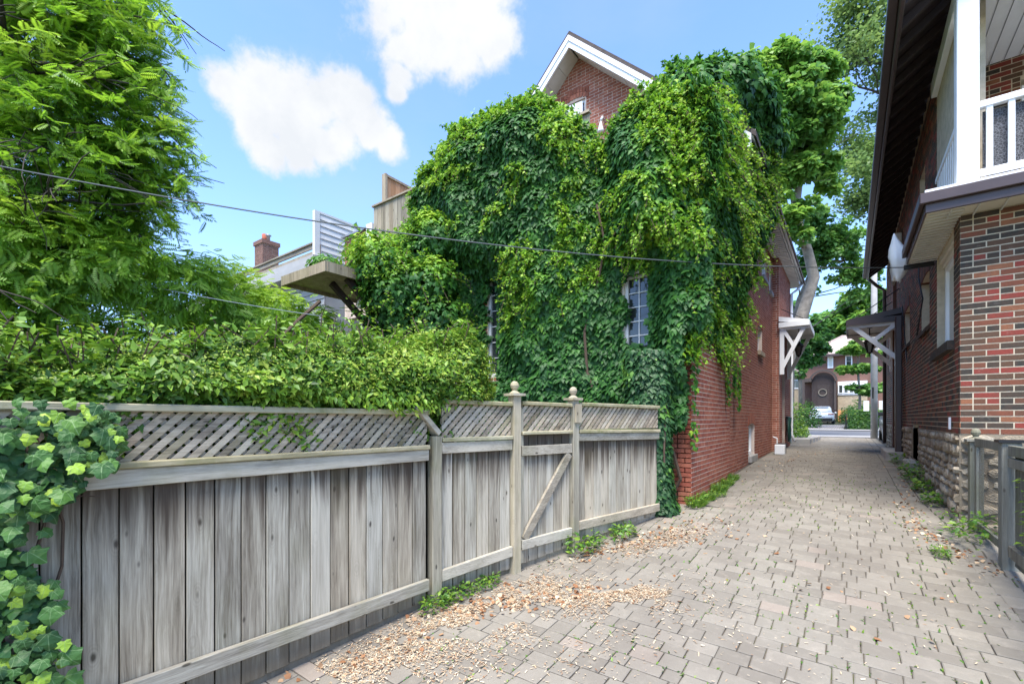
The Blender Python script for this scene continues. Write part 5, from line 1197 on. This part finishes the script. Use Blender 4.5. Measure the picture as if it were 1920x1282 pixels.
far_tree(1640, 80, 610, 40, 306, 'mid green tree standing behind the utility pole', tr=(.4, .4))
# layered garden tree in front of the opposite house
jx, jy, _ = at(1612, 780, 40)
blobs_tree('garden_tree', (jx, jy, .95), [((jx, jy, .95), .12), (at(1612, 740, 40), .1), (at(1608, 690, 40), .08)], [A_(*q) for q in ((1600, 655, 40, 18), (1620, 650, 40, 18), (1585, 690, 40, 13), (1605, 690, 40, 18), (1630, 690, 40, 18), (1575, 697, 40, 8), (1600, 725, 40, 12), (1625, 730, 40, 20), (1610, 640, 41, 12), (1645, 660, 41, 16), (1640, 720, 40, 16))],
    9000, .28, m_maple, 'small layered green tree beside the front steps of the opposite house', 305, tr=(.62, .5), squash=.4, clump=.35)
lx, ly, _ = at(1535, 780, 36)
blobs_tree('garden_tree', (lx-1, ly, .95), [((lx-1.2, ly, .95), .14), (at(1500, 700, 36), .12), (at(1520, 650, 36), .07)], [A_(*q) for q in ((1500, 650, 36, 20), (1525, 645, 36, 20), (1550, 640, 36, 14), (1510, 675, 36, 18), (1535, 668, 36, 15), (1500, 700, 36, 14), (1545, 655, 36, 12), (1490, 620, 36, 22), (1530, 620, 37, 16))],
    8000, .26, m_maple, 'leafy green tree overhanging the dark porch from the left', 306, tr=(.32, .5))

# ------------------------------------------------------------------ shrubs, weeds
def shrub(name, loc, rx, rz, n, ls, m, label, tr, T=T_oval, cat='shrub', group=None):
    t = empty(name, loc, label, cat, group); u = unit(rvec(n)); u[:, 2] = np.abs(u[:, 2]); pos = np.array(loc)+u*rng.uniform(.3, 1, n)[:, None]**.5*np.array([rx, rx, rz]); pos += ((fbm(pos, 2.5/rx, 7)-.5)*rx*.7)[:, None]*u
    leaves('foliage', T, pos, u+UP*.4+rvec(n, .5), u+rvec(n, .6), ls*rng.uniform(.6, 1.2, n), np.clip(rng.uniform(*tr, n)+.2*u[:, 2], 0, 1), m, t)
    st = MB()
    for k in range(5): a = k*1.26; st.tube([loc, (loc[0]+rx*.5*math.cos(a), loc[1]+rx*.5*math.sin(a), loc[2]+rz*.7)], [.012*rx*2, .004], 4)
    st.build('stem', m_stem, t); return t
g_ = lambda x, y: (x, y, float(G(x, y)))
shrub('shrub', g_(-2.0, 20.6), .75, 1.9, 1800, .14, m_bush, 'upright yellow green shrub past the white downspout', (.4, .8))
shrub('shrub', g_(-1.75, 22.6), .5, .8, 900, .10, m_bush, 'low pale shrub on the stone edged bed by the street', (.5, 1.0))
shrub('shrub', g_(-2.6, 42.5), .9, 2.2, 1200, .2, m_bush, 'dark upright shrub at the left of the opposite driveway', (.1, .5))
shrub('shrub', (*at(1610, 770, 44)[:2], 1.1), 2.0, 2.4, 2200, .25, m_bush, 'broad dark shrub beside the opposite front steps', (.05, .4))
weeds = [(-1.70, 6.62, .22, 'grassy weed tuft at the foot of the brick corner'), (-1.66, 7.1, .17, 'weed sprouting along the brick wall just past the corner'), (-1.66, 7.75, .20, 'leafy weed halfway along the orange brick wall'), (-1.68, 8.4, .18, 'weed near the end of the orange brick wall'), (-1.70, 9.0, .16, 'small weed where the two brick walls meet'),
         (-2.27, 4.42, .20, 'bushy green weed against the last fence post'), (-2.08, 4.95, .16, 'small weed under the last fence section'), (-2.70, 2.86, .12, 'little weed at the foot of the short fence post'), (-2.72, 2.66, .12, 'thin sprig beside the short fence post'), (-2.62, 3.18, .10, 'small weed below the second fence section'),
         (.98, 6.62, .27, 'leafy weed in front of the mesh gate'), (.90, 8.25, .16, 'weed at the foot of the stone base'), (.92, 9.2, .20, 'yellow green weed by the stone base further along'), (.90, 10.2, .30, 'tall weed patch below the basement window'), (.93, 11.1, .28, 'weed clump beside the concrete window sill'), (.70, 5.95, .09, 'tiny weed growing from the paver joint near the gate'), (-1.55, 7.4, .08, 'tiny tuft in the edging slabs beside the brick wall'), (.9, 13.2, .22, 'weed by the brown downspout')]
for i, (x, y, s, lab) in enumerate(weeds):
    grassy = i < 5; n = 420 if grassy else 190; t = empty('weed', g_(x, y), lab, 'weed', 'weeds along the edges of the drive'); b0 = np.array(g_(x, y))
    if grassy: s = s*.72; n = 260
    ang = rng.uniform(0, 2*math.pi, n); rr = rng.uniform(0, 1, n)**.5*s*1.0
    pos = b0+np.stack([np.cos(ang)*rr*.7, np.sin(ang)*rr*1.5, 0*ang], -1)
    if grassy:
        d = np.stack([np.cos(ang)*.4+.2, np.sin(ang)*.4, np.ones(n)], -1)+rvec(n, .2); leaves('blades', T_blade, pos, np.cross(d, rvec(n)), d, s*rng.uniform(.5, 1.2, n), np.clip(rng.normal(.65, .2, n), 0, 1), m_bush, t)
    m2 = 120 if grassy else n; hgt = rng.uniform(.1, 1, m2)*s*.9; pos = pos[:m2].copy(); pos[:, 2] += hgt; u = unit(np.stack([np.cos(ang[:m2]), np.sin(ang[:m2]), ang[:m2]*0+.6], -1))
    leaves('leaves', T_oval, pos, UP+rvec(m2, .4), u+rvec(m2, .4), np.minimum(s*.38, .075)*rng.uniform(.6, 1.2, m2), np.clip(rng.normal(.6, .2, m2), 0, 1), m_bush, t)
# yellow green plant poking in at the right edge
pl = empty('potted_shoot', (1.02, 4.75, .33), 'pale yellow green shoot poking in at the right edge', 'plant'); P = []
for k in range(60):
    s = rng.uniform(0, 1); P.append((1.14+rng.normal(0, .035), 5.3+rng.normal(0, .09), .7+s*.55))
P = np.array(P); n = len(P); leaves('foliage', T_oval, P, UP+rvec(n, .3), np.tile([-.8, -.3, .1], (n, 1))+rvec(n, .5), rng.uniform(.04, .075, n), rng.uniform(.6, 1, n), m_bush, pl)
q = MB(); q.tube([(1.16, 5.3, .35), (1.14, 5.32, .8), (1.14, 5.3, 1.25)], [.012, .009, .004], 5); q.build('stem', m_stem, pl)
# pot plant on the weathered canopy
pp = empty('potted_plant', (-8.3, 5.0, 4.40), 'leafy plant in a white tub standing on the weathered canopy', 'plant')
q = MB(); q.lathe((-8.3, 5.0, 4.402), [(.12, 0), (.15, .16), (.16, .2)], 12); q.build('tub', m_white, pp, True)
n = 500; u = unit(rvec(n)); pos = np.array([-8.25, 5.0, 4.70])+u*np.array([.42, .3, .22])*rng.uniform(.3, 1, n)[:, None]; leaves('foliage', T_creeper, pos, u+UP*.6, u-UP*.3+rvec(n, .4), rng.uniform(.06, .12, n), np.clip(rng.normal(.5, .15, n), 0, 1), m_creeper, pp)

# ------------------------------------------------------------------ litter on the paving
def onpav(n, cx, cy, sx, sy, rot=0):
    a = rng.normal(0, 1, n)*sx; b_ = rng.normal(0, 1, n)*sy; c, s = math.cos(rot), math.sin(rot); x, y = cx+a*c-b_*s, cy+a*s+b_*c
    k = x > fence_x(y)+.01; x, y = x[k], y[k]; return np.stack([x, y, G(x, y)+rng.uniform(.002, .014, len(x))], -1)
along = math.pi/2-.15
parts = [onpav(3600, -2.62, 1.6, .75, .13, along), onpav(3600, -2.40, 2.5, .6, .20, along), onpav(3400, -2.05, 3.05, .55, .22, .8), onpav(3600, -1.72, 3.55, .36, .13, .35), onpav(1000, -1.40, 3.75, .22, .06, .3), onpav(1500, -1.80, 4.75, .40, .13, 1.0), onpav(900, -1.62, 5.3, .28, .10, 1.0), onpav(1400, -2.2, 1.7, .5, .2, along), onpav(1200, -1.9, 2.5, .6, .35, .9), onpav(700, -1.2, 3.2, 1.3, .8, .6)]
pos = np.concatenate(parts); pos = pos[fbm(pos, 3.5, 141) > .43]; n = len(pos)
o = leaves('wood_chips', T_chip, pos, UP+rvec(n, .16), rvec(n)*np.array([1, 1, .1]), rng.uniform(.006, .020, n), np.clip(rng.normal(.78, .2, n), 0, 1), m_dead); tag(o, kind='stuff')
parts = [onpav(300, -2.2, 3.1, .55, .10, .8), onpav(220, -1.95, 4.7, .45, .12, 1.0), onpav(160, -2.55, 2.3, .8, .12, along), onpav(160, -1.6, 5.4, .4, .2, 1.0), onpav(120, .78, 6.3, .5, .06, 1.9), onpav(160, .75, 9.5, 1.6, .10, along+.1), onpav(120, -1.2, 12.5, 2.2, .2, along), onpav(80, -.4, 4.5, 2.0, 1.2, 0)]
pos = np.concatenate(parts); n = len(pos)
o = leaves('fallen_leaves', T_maple, pos, UP+rvec(n, .4), rvec(n)*np.array([1, 1, .2]), rng.uniform(.02, .05, n), np.clip(rng.normal(.55, .22, n), 0, 1), m_dead); tag(o, kind='stuff')
n = 30000; x = rng.uniform(-2.6, 1.1, n); y = rng.uniform(.8, 9, n); k = (fbm(np.stack([x, y, x*0], -1), 1.1, 151) > .50) & (x > fence_x(y)); x, y = x[k], y[k]
pv = np.array([(q[0], q[1], q[2], q[3]) for q in pav]); rows = np.array(sorted(set(pv[:, 2])))
sel = rng.integers(0, len(pv), len(x)); ex = pv[sel]; horiz = rng.uniform(0, 1, len(x)) < .35
jx = np.where(horiz, ex[:, 0]+(ex[:, 1]-ex[:, 0])*rng.uniform(0, 1, len(x)), ex[:, 0]); jy = np.where(horiz, ex[:, 2], ex[:, 2]+(ex[:, 3]-ex[:, 2])*rng.uniform(0, 1, len(x)))
k = (jy < 10) & (jy > .6) & (fbm(np.stack([jx, jy, jx*0], -1), 1.3, 155) > .47-.06*np.clip(jx, 0, 1)) & (jx > fence_x(jy)); jx, jy = jx[k]+rng.normal(0, .004, k.sum()), jy[k]; n = len(jx)
pos = np.stack([jx, jy, G(jx, jy)-.004], -1); d = UP*.6+rvec(n, .7)
o = leaves('joint_moss', T_oval, pos, UP+rvec(n, .6), d, rng.uniform(.012, .034, n), np.clip(rng.normal(.6, .2, n), 0, 1), m_bush); tag(o, kind='stuff')
n = 260; x = rng.uniform(-1.6, 1.05, n); y = rng.uniform(1.6, 8, n); pos = np.stack([x, y, G(x, y)+.006], -1); o = leaves('scattered_seeds', T_chip, pos, UP+rvec(n, .3), rvec(n)*np.array([1, 1, .1]), rng.uniform(.012, .028, n), rng.uniform(.7, 1, n), m_dead); tag(o, kind='stuff')

# ------------------------------------------------------------------ roof deck, neighbour
r = random.Random(41)
dk = empty('deck_screen', (-7, 6.95, 5.1), 'grey board privacy screen on the roof deck with newer orange side boards', 'fence')
for k in range(40):
    q = MB(); x = -9.3+k*.145; q.box(x, x+.138, 6.94, 6.96, 5.2, 6.82+r.uniform(-.01, .01), r.random()); q.build('board', m_dboard, dk)
q = MB(); q.box(-9.34, -3.5, 6.90, 7.0, 6.83, 6.87); q.box(-9.34, -3.5, 6.962, 7.0, 5.4, 5.5); q.build('cap_rail', m_cwood, dk)
for k in range(10):
    q = MB(); y = 7.04+k*.14; q.box(-8.97, -8.95, y, y+.132, 5.2, 7.50, r.random()); q.build('side_board', m_nboard, dk)
q = MB(); q.box(-9.03, -8.90, 6.97, 7.035, 5.2, 7.56); q.box(-9.0, -8.92, 7.036, 8.5, 7.505, 7.56); q.build('side_post', m_dboard, dk)
q = MB(); q.box(-9.62, -9.40, 6.95, 7.3, 5.6, 6.5); q.build('parapet', m_white, dk)
nb = empty('neighbour_house', (-13, 7.5, .5), 'grey sided neighbouring house with roof deck rails and brick parapet', 'house')
q = MB(); q.box(-22, -11.9, 7.2, 12, .4, 5.75); wl_ = q.build('wall', m_side, nb)
for k in range(14):
    q = MB(); z = 3.0+k*.19; q.hexa([(-22, 7.17, z), (-11.85, 7.17, z), (-11.85, 7.199, z), (-22, 7.199, z), (-22, 7.19, z+.18), (-11.85, 7.19, z+.18), (-11.85, 7.199, z+.18), (-22, 7.199, z+.18)]); q.build('siding_board', m_side, wl_)
q = MB(); q.box(-22, -11.7, 6.75, 7.3, 5.76, 6.0); q.box(-22, -11.8, 6.82, 7.3, 6.002, 6.2); q.build('eave', m_side, nb)
for z in (6.30, 6.48):
    q = MB(); q.box(-18, -11.95, 7.0, 7.05, z, z+.10, r.random()); q.build('deck_rail', m_cwood, nb)
q = MB(); q.box(-18, -11.95, 6.96, 7.09, 6.602, 6.64, .3); q.build('deck_rail', m_cwood, nb)
for x in (-12.05, -14.6, -16.6):
    q = MB(); q.box(x, x+.1, 7.051, 7.14, 5.9, 6.6); q.build('deck_post', m_cwood, nb)
q = MB(); q.box(-12.05, -11.93, 6.95, 7.1, 5.6, 7.5); q.box(-12.04, -11.96, 7.1, 9.3, 7.46, 7.52); sc_ = q.build('screen_frame', m_trim, nb)
for k in range(11):
    q = MB(); z = 5.55+k*.175; q.hexa([(-12.02, 7.1, z), (-11.955, 7.1, z), (-11.955, 9.3, z), (-12.02, 9.3, z), (-12.02, 7.1, z+.16), (-11.985, 7.1, z+.16), (-11.985, 9.3, z+.16), (-12.02, 9.3, z+.16)]); q.build('screen_slat', m_trim, sc_)
fN = Face((-11.5, 7.6, 0), (1, 0, 0), (0, -1, 0)); wn = backing(fN, 0, 1.25, 4.5, 6.78, []).build('parapet_wall', m_mortar_l, nb); blN = bricks(fN, 0, 1.25, 5.2, 6.78, [], r); mb = MB()
for (f_, s0, s1, za, zb, t, prr) in blN: f_.hexa(mb, s0, s1, za, zb, -.005, prr, t)
mb.build('brickwork', m_brick_l, wn, kind='stuff')
q = MB(); q.box(-11.55, -10.2, 7.5, 7.9, 6.782, 6.83); q.build('coping', m_grey, nb)
ch = empty('brick_chimney', at(485, 560, 26), 'weathered brick chimney with clay pot above the vine', 'chimney'); cx, cy, cz = at(485, 520, 26); zt = at(485, 452, 26)[2]
fC = Face((cx-.48, cy, 0), (1, 0, 0), (0, -1, 0)); fC2 = Face((cx+.48, cy, 0), (0, 1, 0), (1, 0, 0)); q = MB(); q.box(cx-.47, cx+.47, cy+.005, cy+.9, cz-3, zt); co = q.build('stack', m_mortar_l, ch)
mb = MB()
for (f_, s0, s1, za, zb, t, prr) in bricks(fC, 0, .96, cz-1, zt-.2, [], r)+bricks(fC2, 0, .9, cz-1, zt-.2, [], r): f_.hexa(mb, s0, s1, za, zb, -.02, prr, t)
mb.build('brickwork', m_brick_d, co, kind='stuff')
q = MB(); q.box(cx-.54, cx+.54, cy-.06, cy+.96, zt-.2, zt+.02); q.build('corbel', m_brick_d, ch); q = MB(); q.lathe((cx-.1, cy+.4, zt+.02), [(.16, 0), (.16, .5), (.13, .5)], 10); q.build('chimney_pot', m_brick_p, ch, True); q = MB(); q.lathe((cx+.3, cy+.4, zt+.02), [(.09, 0), (.09, .28), (.16, .32), (.16, .36), (.02, .42)], 10); q.build('flue_cap', m_grey, ch, True)
rx0, ry0, rz0 = at(455, 520, 27); q = MB(); q.prism([(rx0-1, ry0+.5, rz0-.6), (rx0+1.3, ry0+.5, rz0-.6), (rx0+1.3, ry0+.5, rz0+.45)], (0, 4, 0)); o = q.build('neighbour_roof', m_shingle2); tag(o, 'sliver of pale roof at the foot of the brick chimney', 'roof')

# ------------------------------------------------------------------ wires and hung things
def wire(name, a, b_, sag, rad, label, m=m_wire):
    a, b_ = Vector(a), Vector(b_); q = MB(); q.tube([a.lerp(b_, k/24)-Vector((0, 0, sag*4*(k/24)*(1-k/24))) for k in range(25)], rad, 5); o = q.build(name, m); return tag(o, label, 'cable')
wire('overhead_cable', at(-60, 300, 4.4), (.70, 9.08, 3.98),   .30, .008, 'long overhead cable sagging across the garden to the dark house bracket')
wire('clothes_line', at(235, 527, 7.0), at(600, 592, 7.6), .03, .005, 'thin line strung below the vine behind the hedge', m_grey)
bg_ = MB(); prof = [(.008, .74), (.022, .69), (.045, .60), (.085, .48), (.118, .36), (.122, .27), (.105, .17), (.075, .09), (.06, .03), (.05, 0)][::-1]; vs = []
nn = 18; X0, Y_0, Z0 = .59, 9.3, 3.86
for i, (rad, z) in enumerate(prof):
    for k in range(nn):
        a = 2*math.pi*k/nn; rr_ = rad*(1+.20*math.sin(3*a+i*.5)+.13*math.sin(7*a+i*.4)+.06*math.sin(13*a+i)); vs.append((X0+.03*math.sin(z*6)+rr_*math.cos(a), Y_0+.02*math.cos(z*9)+.8*rr_*math.sin(a), Z0+z+((.05*math.sin(2*a)+.03*math.sin(5*a)) if i == 0 else 0)))
bg_.add(vs, [(i*nn+k, i*nn+(k+1) % nn, (i+1)*nn+(k+1) % nn, (i+1)*nn+k) for i in range(len(prof)-1) for k in range(nn)]+[tuple((len(prof)-1)*nn+k for k in range(nn)), tuple(range(nn-1, -1, -1))])
tag(bg_.build('wrapped_bag', m_bag, None, True), 'white plastic wrapped bundle hanging from the cable bracket', 'bag')
# garden hose and utility box by the left house
hz = empty('garden_hose', (-1.55, 17.5, .9), 'dark green hose hung in loops on the red brick wall', 'hose'); q = MB()
for k in range(7):
    y0 = 17.15+.05*k; q.tube([(-1.60+.01*k, y0, 1.75), (-1.58, y0-.12, 1.3), (-1.58, y0-.05-.02*k, .98), (-1.57, y0+.2, .95+.03*k), (-1.58, y0+.3, 1.3), (-1.60, y0+.12, 1.75)], .022, 6)
q.build('coil', m_hose, hz, True); q = MB(); q.box(-1.665, -1.58, 17.1, 17.6, 1.72, 1.78); q.build('hook', m_black, hz)
ub = empty('utility_box', (-1.5, 14.6, .75), 'white and black utility box at the foot of the red brick wall', 'box'); q = MB(); q.box(-1.64, -1.40, 14.2, 14.45, .74, 1.0); q.build('white_case', m_white, ub, bevel=.01); q = MB(); q.box(-1.63, -1.42, 14.452, 14.8, .74, 1.02); q.build('black_case', m_black, ub); q = MB(); q.tube([(-1.62, 14.6, 1.02), (-1.62, 14.6, 1.16), (-1.72, 14.6, 1.2)], .018, 6); q.build('pipe', m_white, ub)
# stone edging of the planted bed
for k in range(4):
    q = MB(); y0 = 19.6+k*1.0; q.box(-1.75+.03*k, -1.15+.05*k, y0, y0+.95, .7, 1.0); o = q.build('kerb_stone', m_walkc, None, bevel=.04); tag(o, ('nearest', 'second', 'third', 'farthest')[k]+' rough pale stone edging the planted bed past the red house', 'stone', 'stones edging the planted bed')
# utility pole
upo = empty('utility_pole', (.88, 26, .83), 'pale wooden utility pole standing at the street end of the drive', 'utility pole')
q = MB(); q.tube([(.88, 26, .7), (.88, 26, 6), (.88, 26, 12)], [.135, .12, .10], 12); q.build('shaft', simple('pale_pole', (.42, .41, .39), .85, 0, .2, 4, .2), upo, True)
q = MB(); q.box(.50, .70, 25.8, 25.9, 2.05, 2.5); q.build('notice_sign', m_white, upo); q = MB(); q.box(1.04, 1.2, 25.84, 25.9, 2.1, 2.5); q.build('notice_sign', m_white, upo); q = MB(); q.box(.80, .86, 25.84, 25.87, 2.6, 3.1); q.build('number_strip', m_black, upo)

# ------------------------------------------------------------------ cars
def car(name, loc, rot, paint, label):
    t = empty(name, loc, label, 'car', 'parked cars'); t.rotation_euler = (0, 0, rot)
    def b(mb, nm, m, par=None, sm=False, bev=0):
        o = bpy.data.objects.new(nm, mb.mesh(nm, m, sm)); COL.objects.link(o); o.parent = par or t
        if bev:
            md = o.modifiers.new('bevel', 'BEVEL'); md.width = bev; md.segments = 2; md.limit_method = 'ANGLE'
        return o
    def loft(mb, st):                         # st: y, half widths and heights bottom to top
        n = len(st[0][1])*2; vs = []
        for y, pr in st: vs += [(-w, y, z) for w, z in pr]+[(w, y, z) for w, z in reversed(pr)]
        fs = [(i*n+k, (i+1)*n+k, (i+1)*n+(k+1) % n, i*n+(k+1) % n) for i in range(len(st)-1) for k in range(n)]
        fs += [tuple(range(n)), tuple(range((len(st)-1)*n+n-1, (len(st)-1)*n-1, -1))]; mb.add(vs, fs)
    body = MB(); loft(body, [(-2.25, [(.78, .42), (.86, .55), (.88, .80), (.80, .98), (.70, 1.02)]), (-2.12, [(.86, .28), (.93, .50), (.94, .85), (.88, 1.03), (.78, 1.06)]), (-1.0, [(.88, .24), (.95, .5), (.95, .86), (.90, 1.02), (.80, 1.05)]), (.6, [(.88, .24), (.95, .5), (.95, .84), (.90, .99), (.80, 1.03)]), (1.3, [(.88, .26), (.94, .5), (.93, .82), (.87, .95), (.75, 1.0)]), (2.05, [(.84, .28), (.90, .5), (.88, .74), (.78, .86), (.6, .88)]), (2.28, [(.66, .36), (.74, .5), (.72, .66), (.6, .74), (.45, .75)])])
    bo = b(body, 'body', paint, None, True)
    cab = MB(); loft(cab, [(-2.12, [(.79, 1.0), (.76, 1.12), (.70, 1.24)]), (-1.75, [(.80, 1.0), (.72, 1.38), (.60, 1.58)]), (-1.2, [(.80, 1.0), (.70, 1.45), (.58, 1.66)]), (.1, [(.80, 1.0), (.70, 1.45), (.58, 1.66)]), (.55, [(.79, 1.0), (.70, 1.36), (.56, 1.55)]), (1.25, [(.76, .97), (.73, 1.0), (.66, 1.04)])])
    b(cab, 'cabin', paint, None, True)
    g = MB(); g.add([(-.62, -2.10, 1.16), (.62, -2.10, 1.16), (.54, -1.78, 1.50), (-.54, -1.78, 1.50)], [(0, 1, 2, 3)]); g.v = [(x, y-.03, z+.01) for x, y, z in g.v]; b(g, 'rear_window', m_glass)
    g = MB(); g.add([(-.66, 1.20, 1.06), (.66, 1.20, 1.06), (.56, .56, 1.52), (-.56, .56, 1.52)], [(0, 1, 2, 3)]); g.v = [(x, y+.04, z+.02) for x, y, z in g.v]; b(g, 'windscreen', m_glass)
    for sx in (-1, 1):
        g = MB(); g.add([(sx*.805, -1.75, 1.08), (sx*.805, .95, 1.06), (sx*.72, .42, 1.42), (sx*.72, -1.5, 1.44)], [(0, 1, 2, 3)]); b(g, 'side_window', m_glass)
        l = MB(); l.box(sx*.5 if sx > 0 else -.93, .93 if sx > 0 else -.5, -2.27, -2.06, .86, .96); b(l, 'tail_light', m_red if paint is m_chrome else m_glass)
        l = MB(); l.box(min(sx*.45, sx*.85), max(sx*.45, sx*.85), 2.0, 2.2, .66, .80); b(l, 'headlight', m_white, None, False, .03)
        for y in (-1.38, 1.42):
            w = MB(); w.tube([(sx*.74, y, .345), (sx*.95, y, .345)], .345, 20); wo = b(w, 'wheel', m_rubber); w = MB(); w.tube([(sx*.93, y, .345), (sx*.962, y, .345)], .215, 14); b(w, 'rim', m_grey, wo)
        l = MB(); l.box(min(sx*.92, sx*1.08), max(sx*.92, sx*1.08), .72, .86, 1.02, 1.16); b(l, 'mirror', paint, None, False, .03)
    l = MB(); l.box(-.84, .84, -2.29, -2.15, .30, .56); b(l, 'bumper', m_rubber, None, False, .04); l = MB(); l.box(-.26, .26, -2.30, -2.24, .72, .84); b(l, 'number_plate', m_white)
    l = MB(); l.box(-.5, .5, -1.95, -1.72, 1.60, 1.645); b(l, 'spoiler', paint, None, False, .01)
    return t
cx_, cy_ = -2.1, 53.6; car('parked_car', (cx_, cy_, float(G(cx_, cy_))), 0, m_chrome, 'white car parked on the drive of the opposite house')
car('parked_car', (1.95, 23.4, .80), R_(180), m_dcar, 'dark car parked at the street end by the dark brick house')

# ------------------------------------------------------------------ opposite house
oh = empty('opposite_house', (-1.5, 60, 1.4), 'brick house across the street with arched dark porch and pinkish hip roof', 'house')
Yf = 60.5; Xo = lambda px: (px-1593)*49.5/1065; Zo = lambda py: CAMZ+(785-py)/857*49.5
q = MB(); q.box(Xo(1506), Xo(1660), Yf+.6, Yf+9, 1.2, Zo(664)); wo = q.build('wall', m_brick_d, oh)
q = MB(); e0, e1, zr, ze = Xo(1500)-.3, Xo(1668), Zo(618), Zo(664)
q.add([(e0, Yf-.1, ze), (e1, Yf-.1, ze), (e1, Yf+9.6, ze), (e0, Yf+9.6, ze), (Xo(1578), Yf+4.5, zr), (Xo(1590), Yf+5, zr)], [(0, 1, 5, 4), (1, 2, 5), (2, 3, 4, 5), (3, 0, 4), (3, 2, 1, 0)]); q.build('roof', m_shingle2, oh)
q = MB(); q.box(e0, e1, Yf-.16, Yf-.1, ze-.22, ze+.04); q.build('eave', m_brown, oh)
q = MB(); xa, xb = Xo(1503), Xo(1569); q.box(xa, xb, Yf-1.7, Yf+.59, Zo(770)-1.6, Zo(768)); q.build('porch_base', m_darkwood, oh)
arcp = [(xa, Zo(768)), (xa, Zo(712))]
cxp, rp = (Xo(1522)+Xo(1566))/2, (Xo(1566)-Xo(1522))/2
q = MB(); q.box(xa, xa+.25, Yf-1.6, Yf-1.4, Zo(768), Zo(716)); q.box(xb-.2, xb, Yf-1.6, Yf-1.4, Zo(768), Zo(716)); q.box(xa, Xo(1522), Yf-1.6, Yf+.59, Zo(716), Zo(709))
st_ = [(cxp+(rp+.15)*math.cos(math.pi*k/12), Yf-1.6, Zo(716)+(rp+.15)*math.sin(math.pi*k/12)) for k in range(13)]
for k in range(12): q.bar(st_[k], st_[k+1], .2, .25, (0, 1, 0))
q.build('porch_arch', m_shingle, oh)
q = MB(); vs = [(cxp+rp*math.cos(math.pi*k/12), Zo(716)+rp*math.sin(math.pi*k/12)) for k in range(13)]
q.prism([(a, Yf-1.3, z) for a, z in vs]+[(Xo(1522), Yf-1.3, Zo(768)), (Xo(1566), Yf-1.3, Zo(768))], (0, 1.8, 0)); po = q.build('porch_front', m_darkwood, oh)
q = MB(); q.box(xa, xb, Yf+.3, Yf+.55, Zo(768), Zo(712)); q.build('porch_wall', m_brick_d, oh)
q = MB(); q.box(Xo(1533), Xo(1556), Yf-1.34, Yf-1.305, Zo(767), Zo(722)); do = q.build('front_door', simple('dark_door', (.05, .035, .03), .5), oh); q = MB()
for k in range(14): a = 2*math.pi*k/14; q.bar((Xo(1543)+.36*math.cos(a), Yf-1.40, Zo(736)+.36*math.sin(a)), (Xo(1543)+.36*math.cos(a+.45), Yf-1.40, Zo(736)+.36*math.sin(a+.45)), .06, .09)
q.build('wreath', m_bark, do)
for k in range(6): q = MB(); q.box(xa-.1, xb+.1, Yf-1.7-(k+1)*.32, Yf-1.7-k*.32, 1.0, Zo(768)-(k+1)*.22); q.build('step', m_darkwood, oh)
fO = Face((0, Yf+.58, 0), (1, 0, 0), (0, -1, 0))
window(fO, Xo(1551), Xo(1562), Zo(689), Zo(667), oh, -.05, .1, 0, 2, m_blind); window(fO, Xo(1585), Xo(1598), Zo(689), Zo(667), oh, -.05, .1, 0, 2)
fB = Face((0, Yf-.3, 0), (1, 0, 0), (0, -1, 0)); q = MB(); q.box(Xo(1571), Xo(1625), Yf-.28, Yf+.59, Zo(741), Zo(716)); q.build('bay', m_white, oh)
for k in range(5): window(fB, Xo(1572)+k*.46, Xo(1572)+k*.46+.42, Zo(738), Zo(722), oh, -.03, .07)
q = MB(); q.box(Xo(1571), Xo(1625), Yf-.2, Yf+.59, 1.2, Zo(742)); q.build('bay_base', m_stone_tan, oh)
for k in range(5): q = MB(); q.box(Xo(1570)+.1, Xo(1602), Yf-3.0+k*.35, Yf-2.65+k*.35, 1.2, 1.75+k*.22); q.build('wooden_step', m_orangewood, oh)
oh2 = empty('distant_bungalow', (-8, 70, 1.6), 'low house with pale red roof glimpsed at the far left of the gap', 'house'); x0, y0, z0 = at(1492, 706, 60); q = MB(); q.box(x0-3, x0+1.2, y0, y0+6, 1.2, z0); q.build('wall', m_stone_tan, oh2); q = MB(); q.prism([(x0-3.4, y0-.5, z0), (x0+1.5, y0-.5, z0), (x0-.9, y0-.5, z0+1.6)], (0, 7, 0)); q.build('roof', m_shingle2, oh2)
f2 = Face((0, y0, 0), (1, 0, 0), (0, -1, 0)); window(f2, x0-.6, x0+.9, z0-1.6, z0-.4, oh2, -.06, .12, 3, 1)
# clipped box hedge beside the opposite drive
bh = empty('hedge', (1.2, 44, 1.0), 'low clipped bright green hedge beside the opposite driveway', 'hedge'); n = 9000
hx0, hx1, hy0, hy1 = .05, 2.6, 41.5, 46.5; zt_, zb_ = 2.25, .9; f = rng.integers(0, 3, n); X = rng.uniform(hx0, hx1, n); Y = rng.uniform(hy0, hy1, n); Z = rng.uniform(zb_, zt_, n)
X = np.where(f == 1, hx0, X); Y = np.where(f == 0, hy0, Y); Z = np.where(f == 2, zt_, Z); nn_ = np.stack([(f == 1)*-1.0, (f == 0)*-1.0, (f == 2)*1.0], -1)
leaves('foliage', T_simple, np.stack([X, Y, Z], -1)+rvec(n, .05), nn_+UP*.3+rvec(n, .4), nn_+rvec(n, .6), rng.uniform(.10, .18, n), np.clip(rng.normal(.45, .15, n)+(f == 2)*.3, 0, 1), m_bush, bh)
q = MB(); q.box(hx0+.08, hx1, hy0+.08, hy1, .9, zt_-.08); q.build('twig_core', m_core, bh)
q = MB()
for k in range(9): q.box(-.25, -.2, 41+k*.9, 41.05+k*.9, .9, 1.9)
q.bar((-.22, 40.9, 1.85), (-.22, 48.5, 2.05), .05, .05); q.bar((-.22, 40.9, 1.3), (-.22, 48.5, 1.5), .04, .04); tag(q.build('iron_railing', m_black), 'low black railing between hedge and opposite driveway', 'railing')
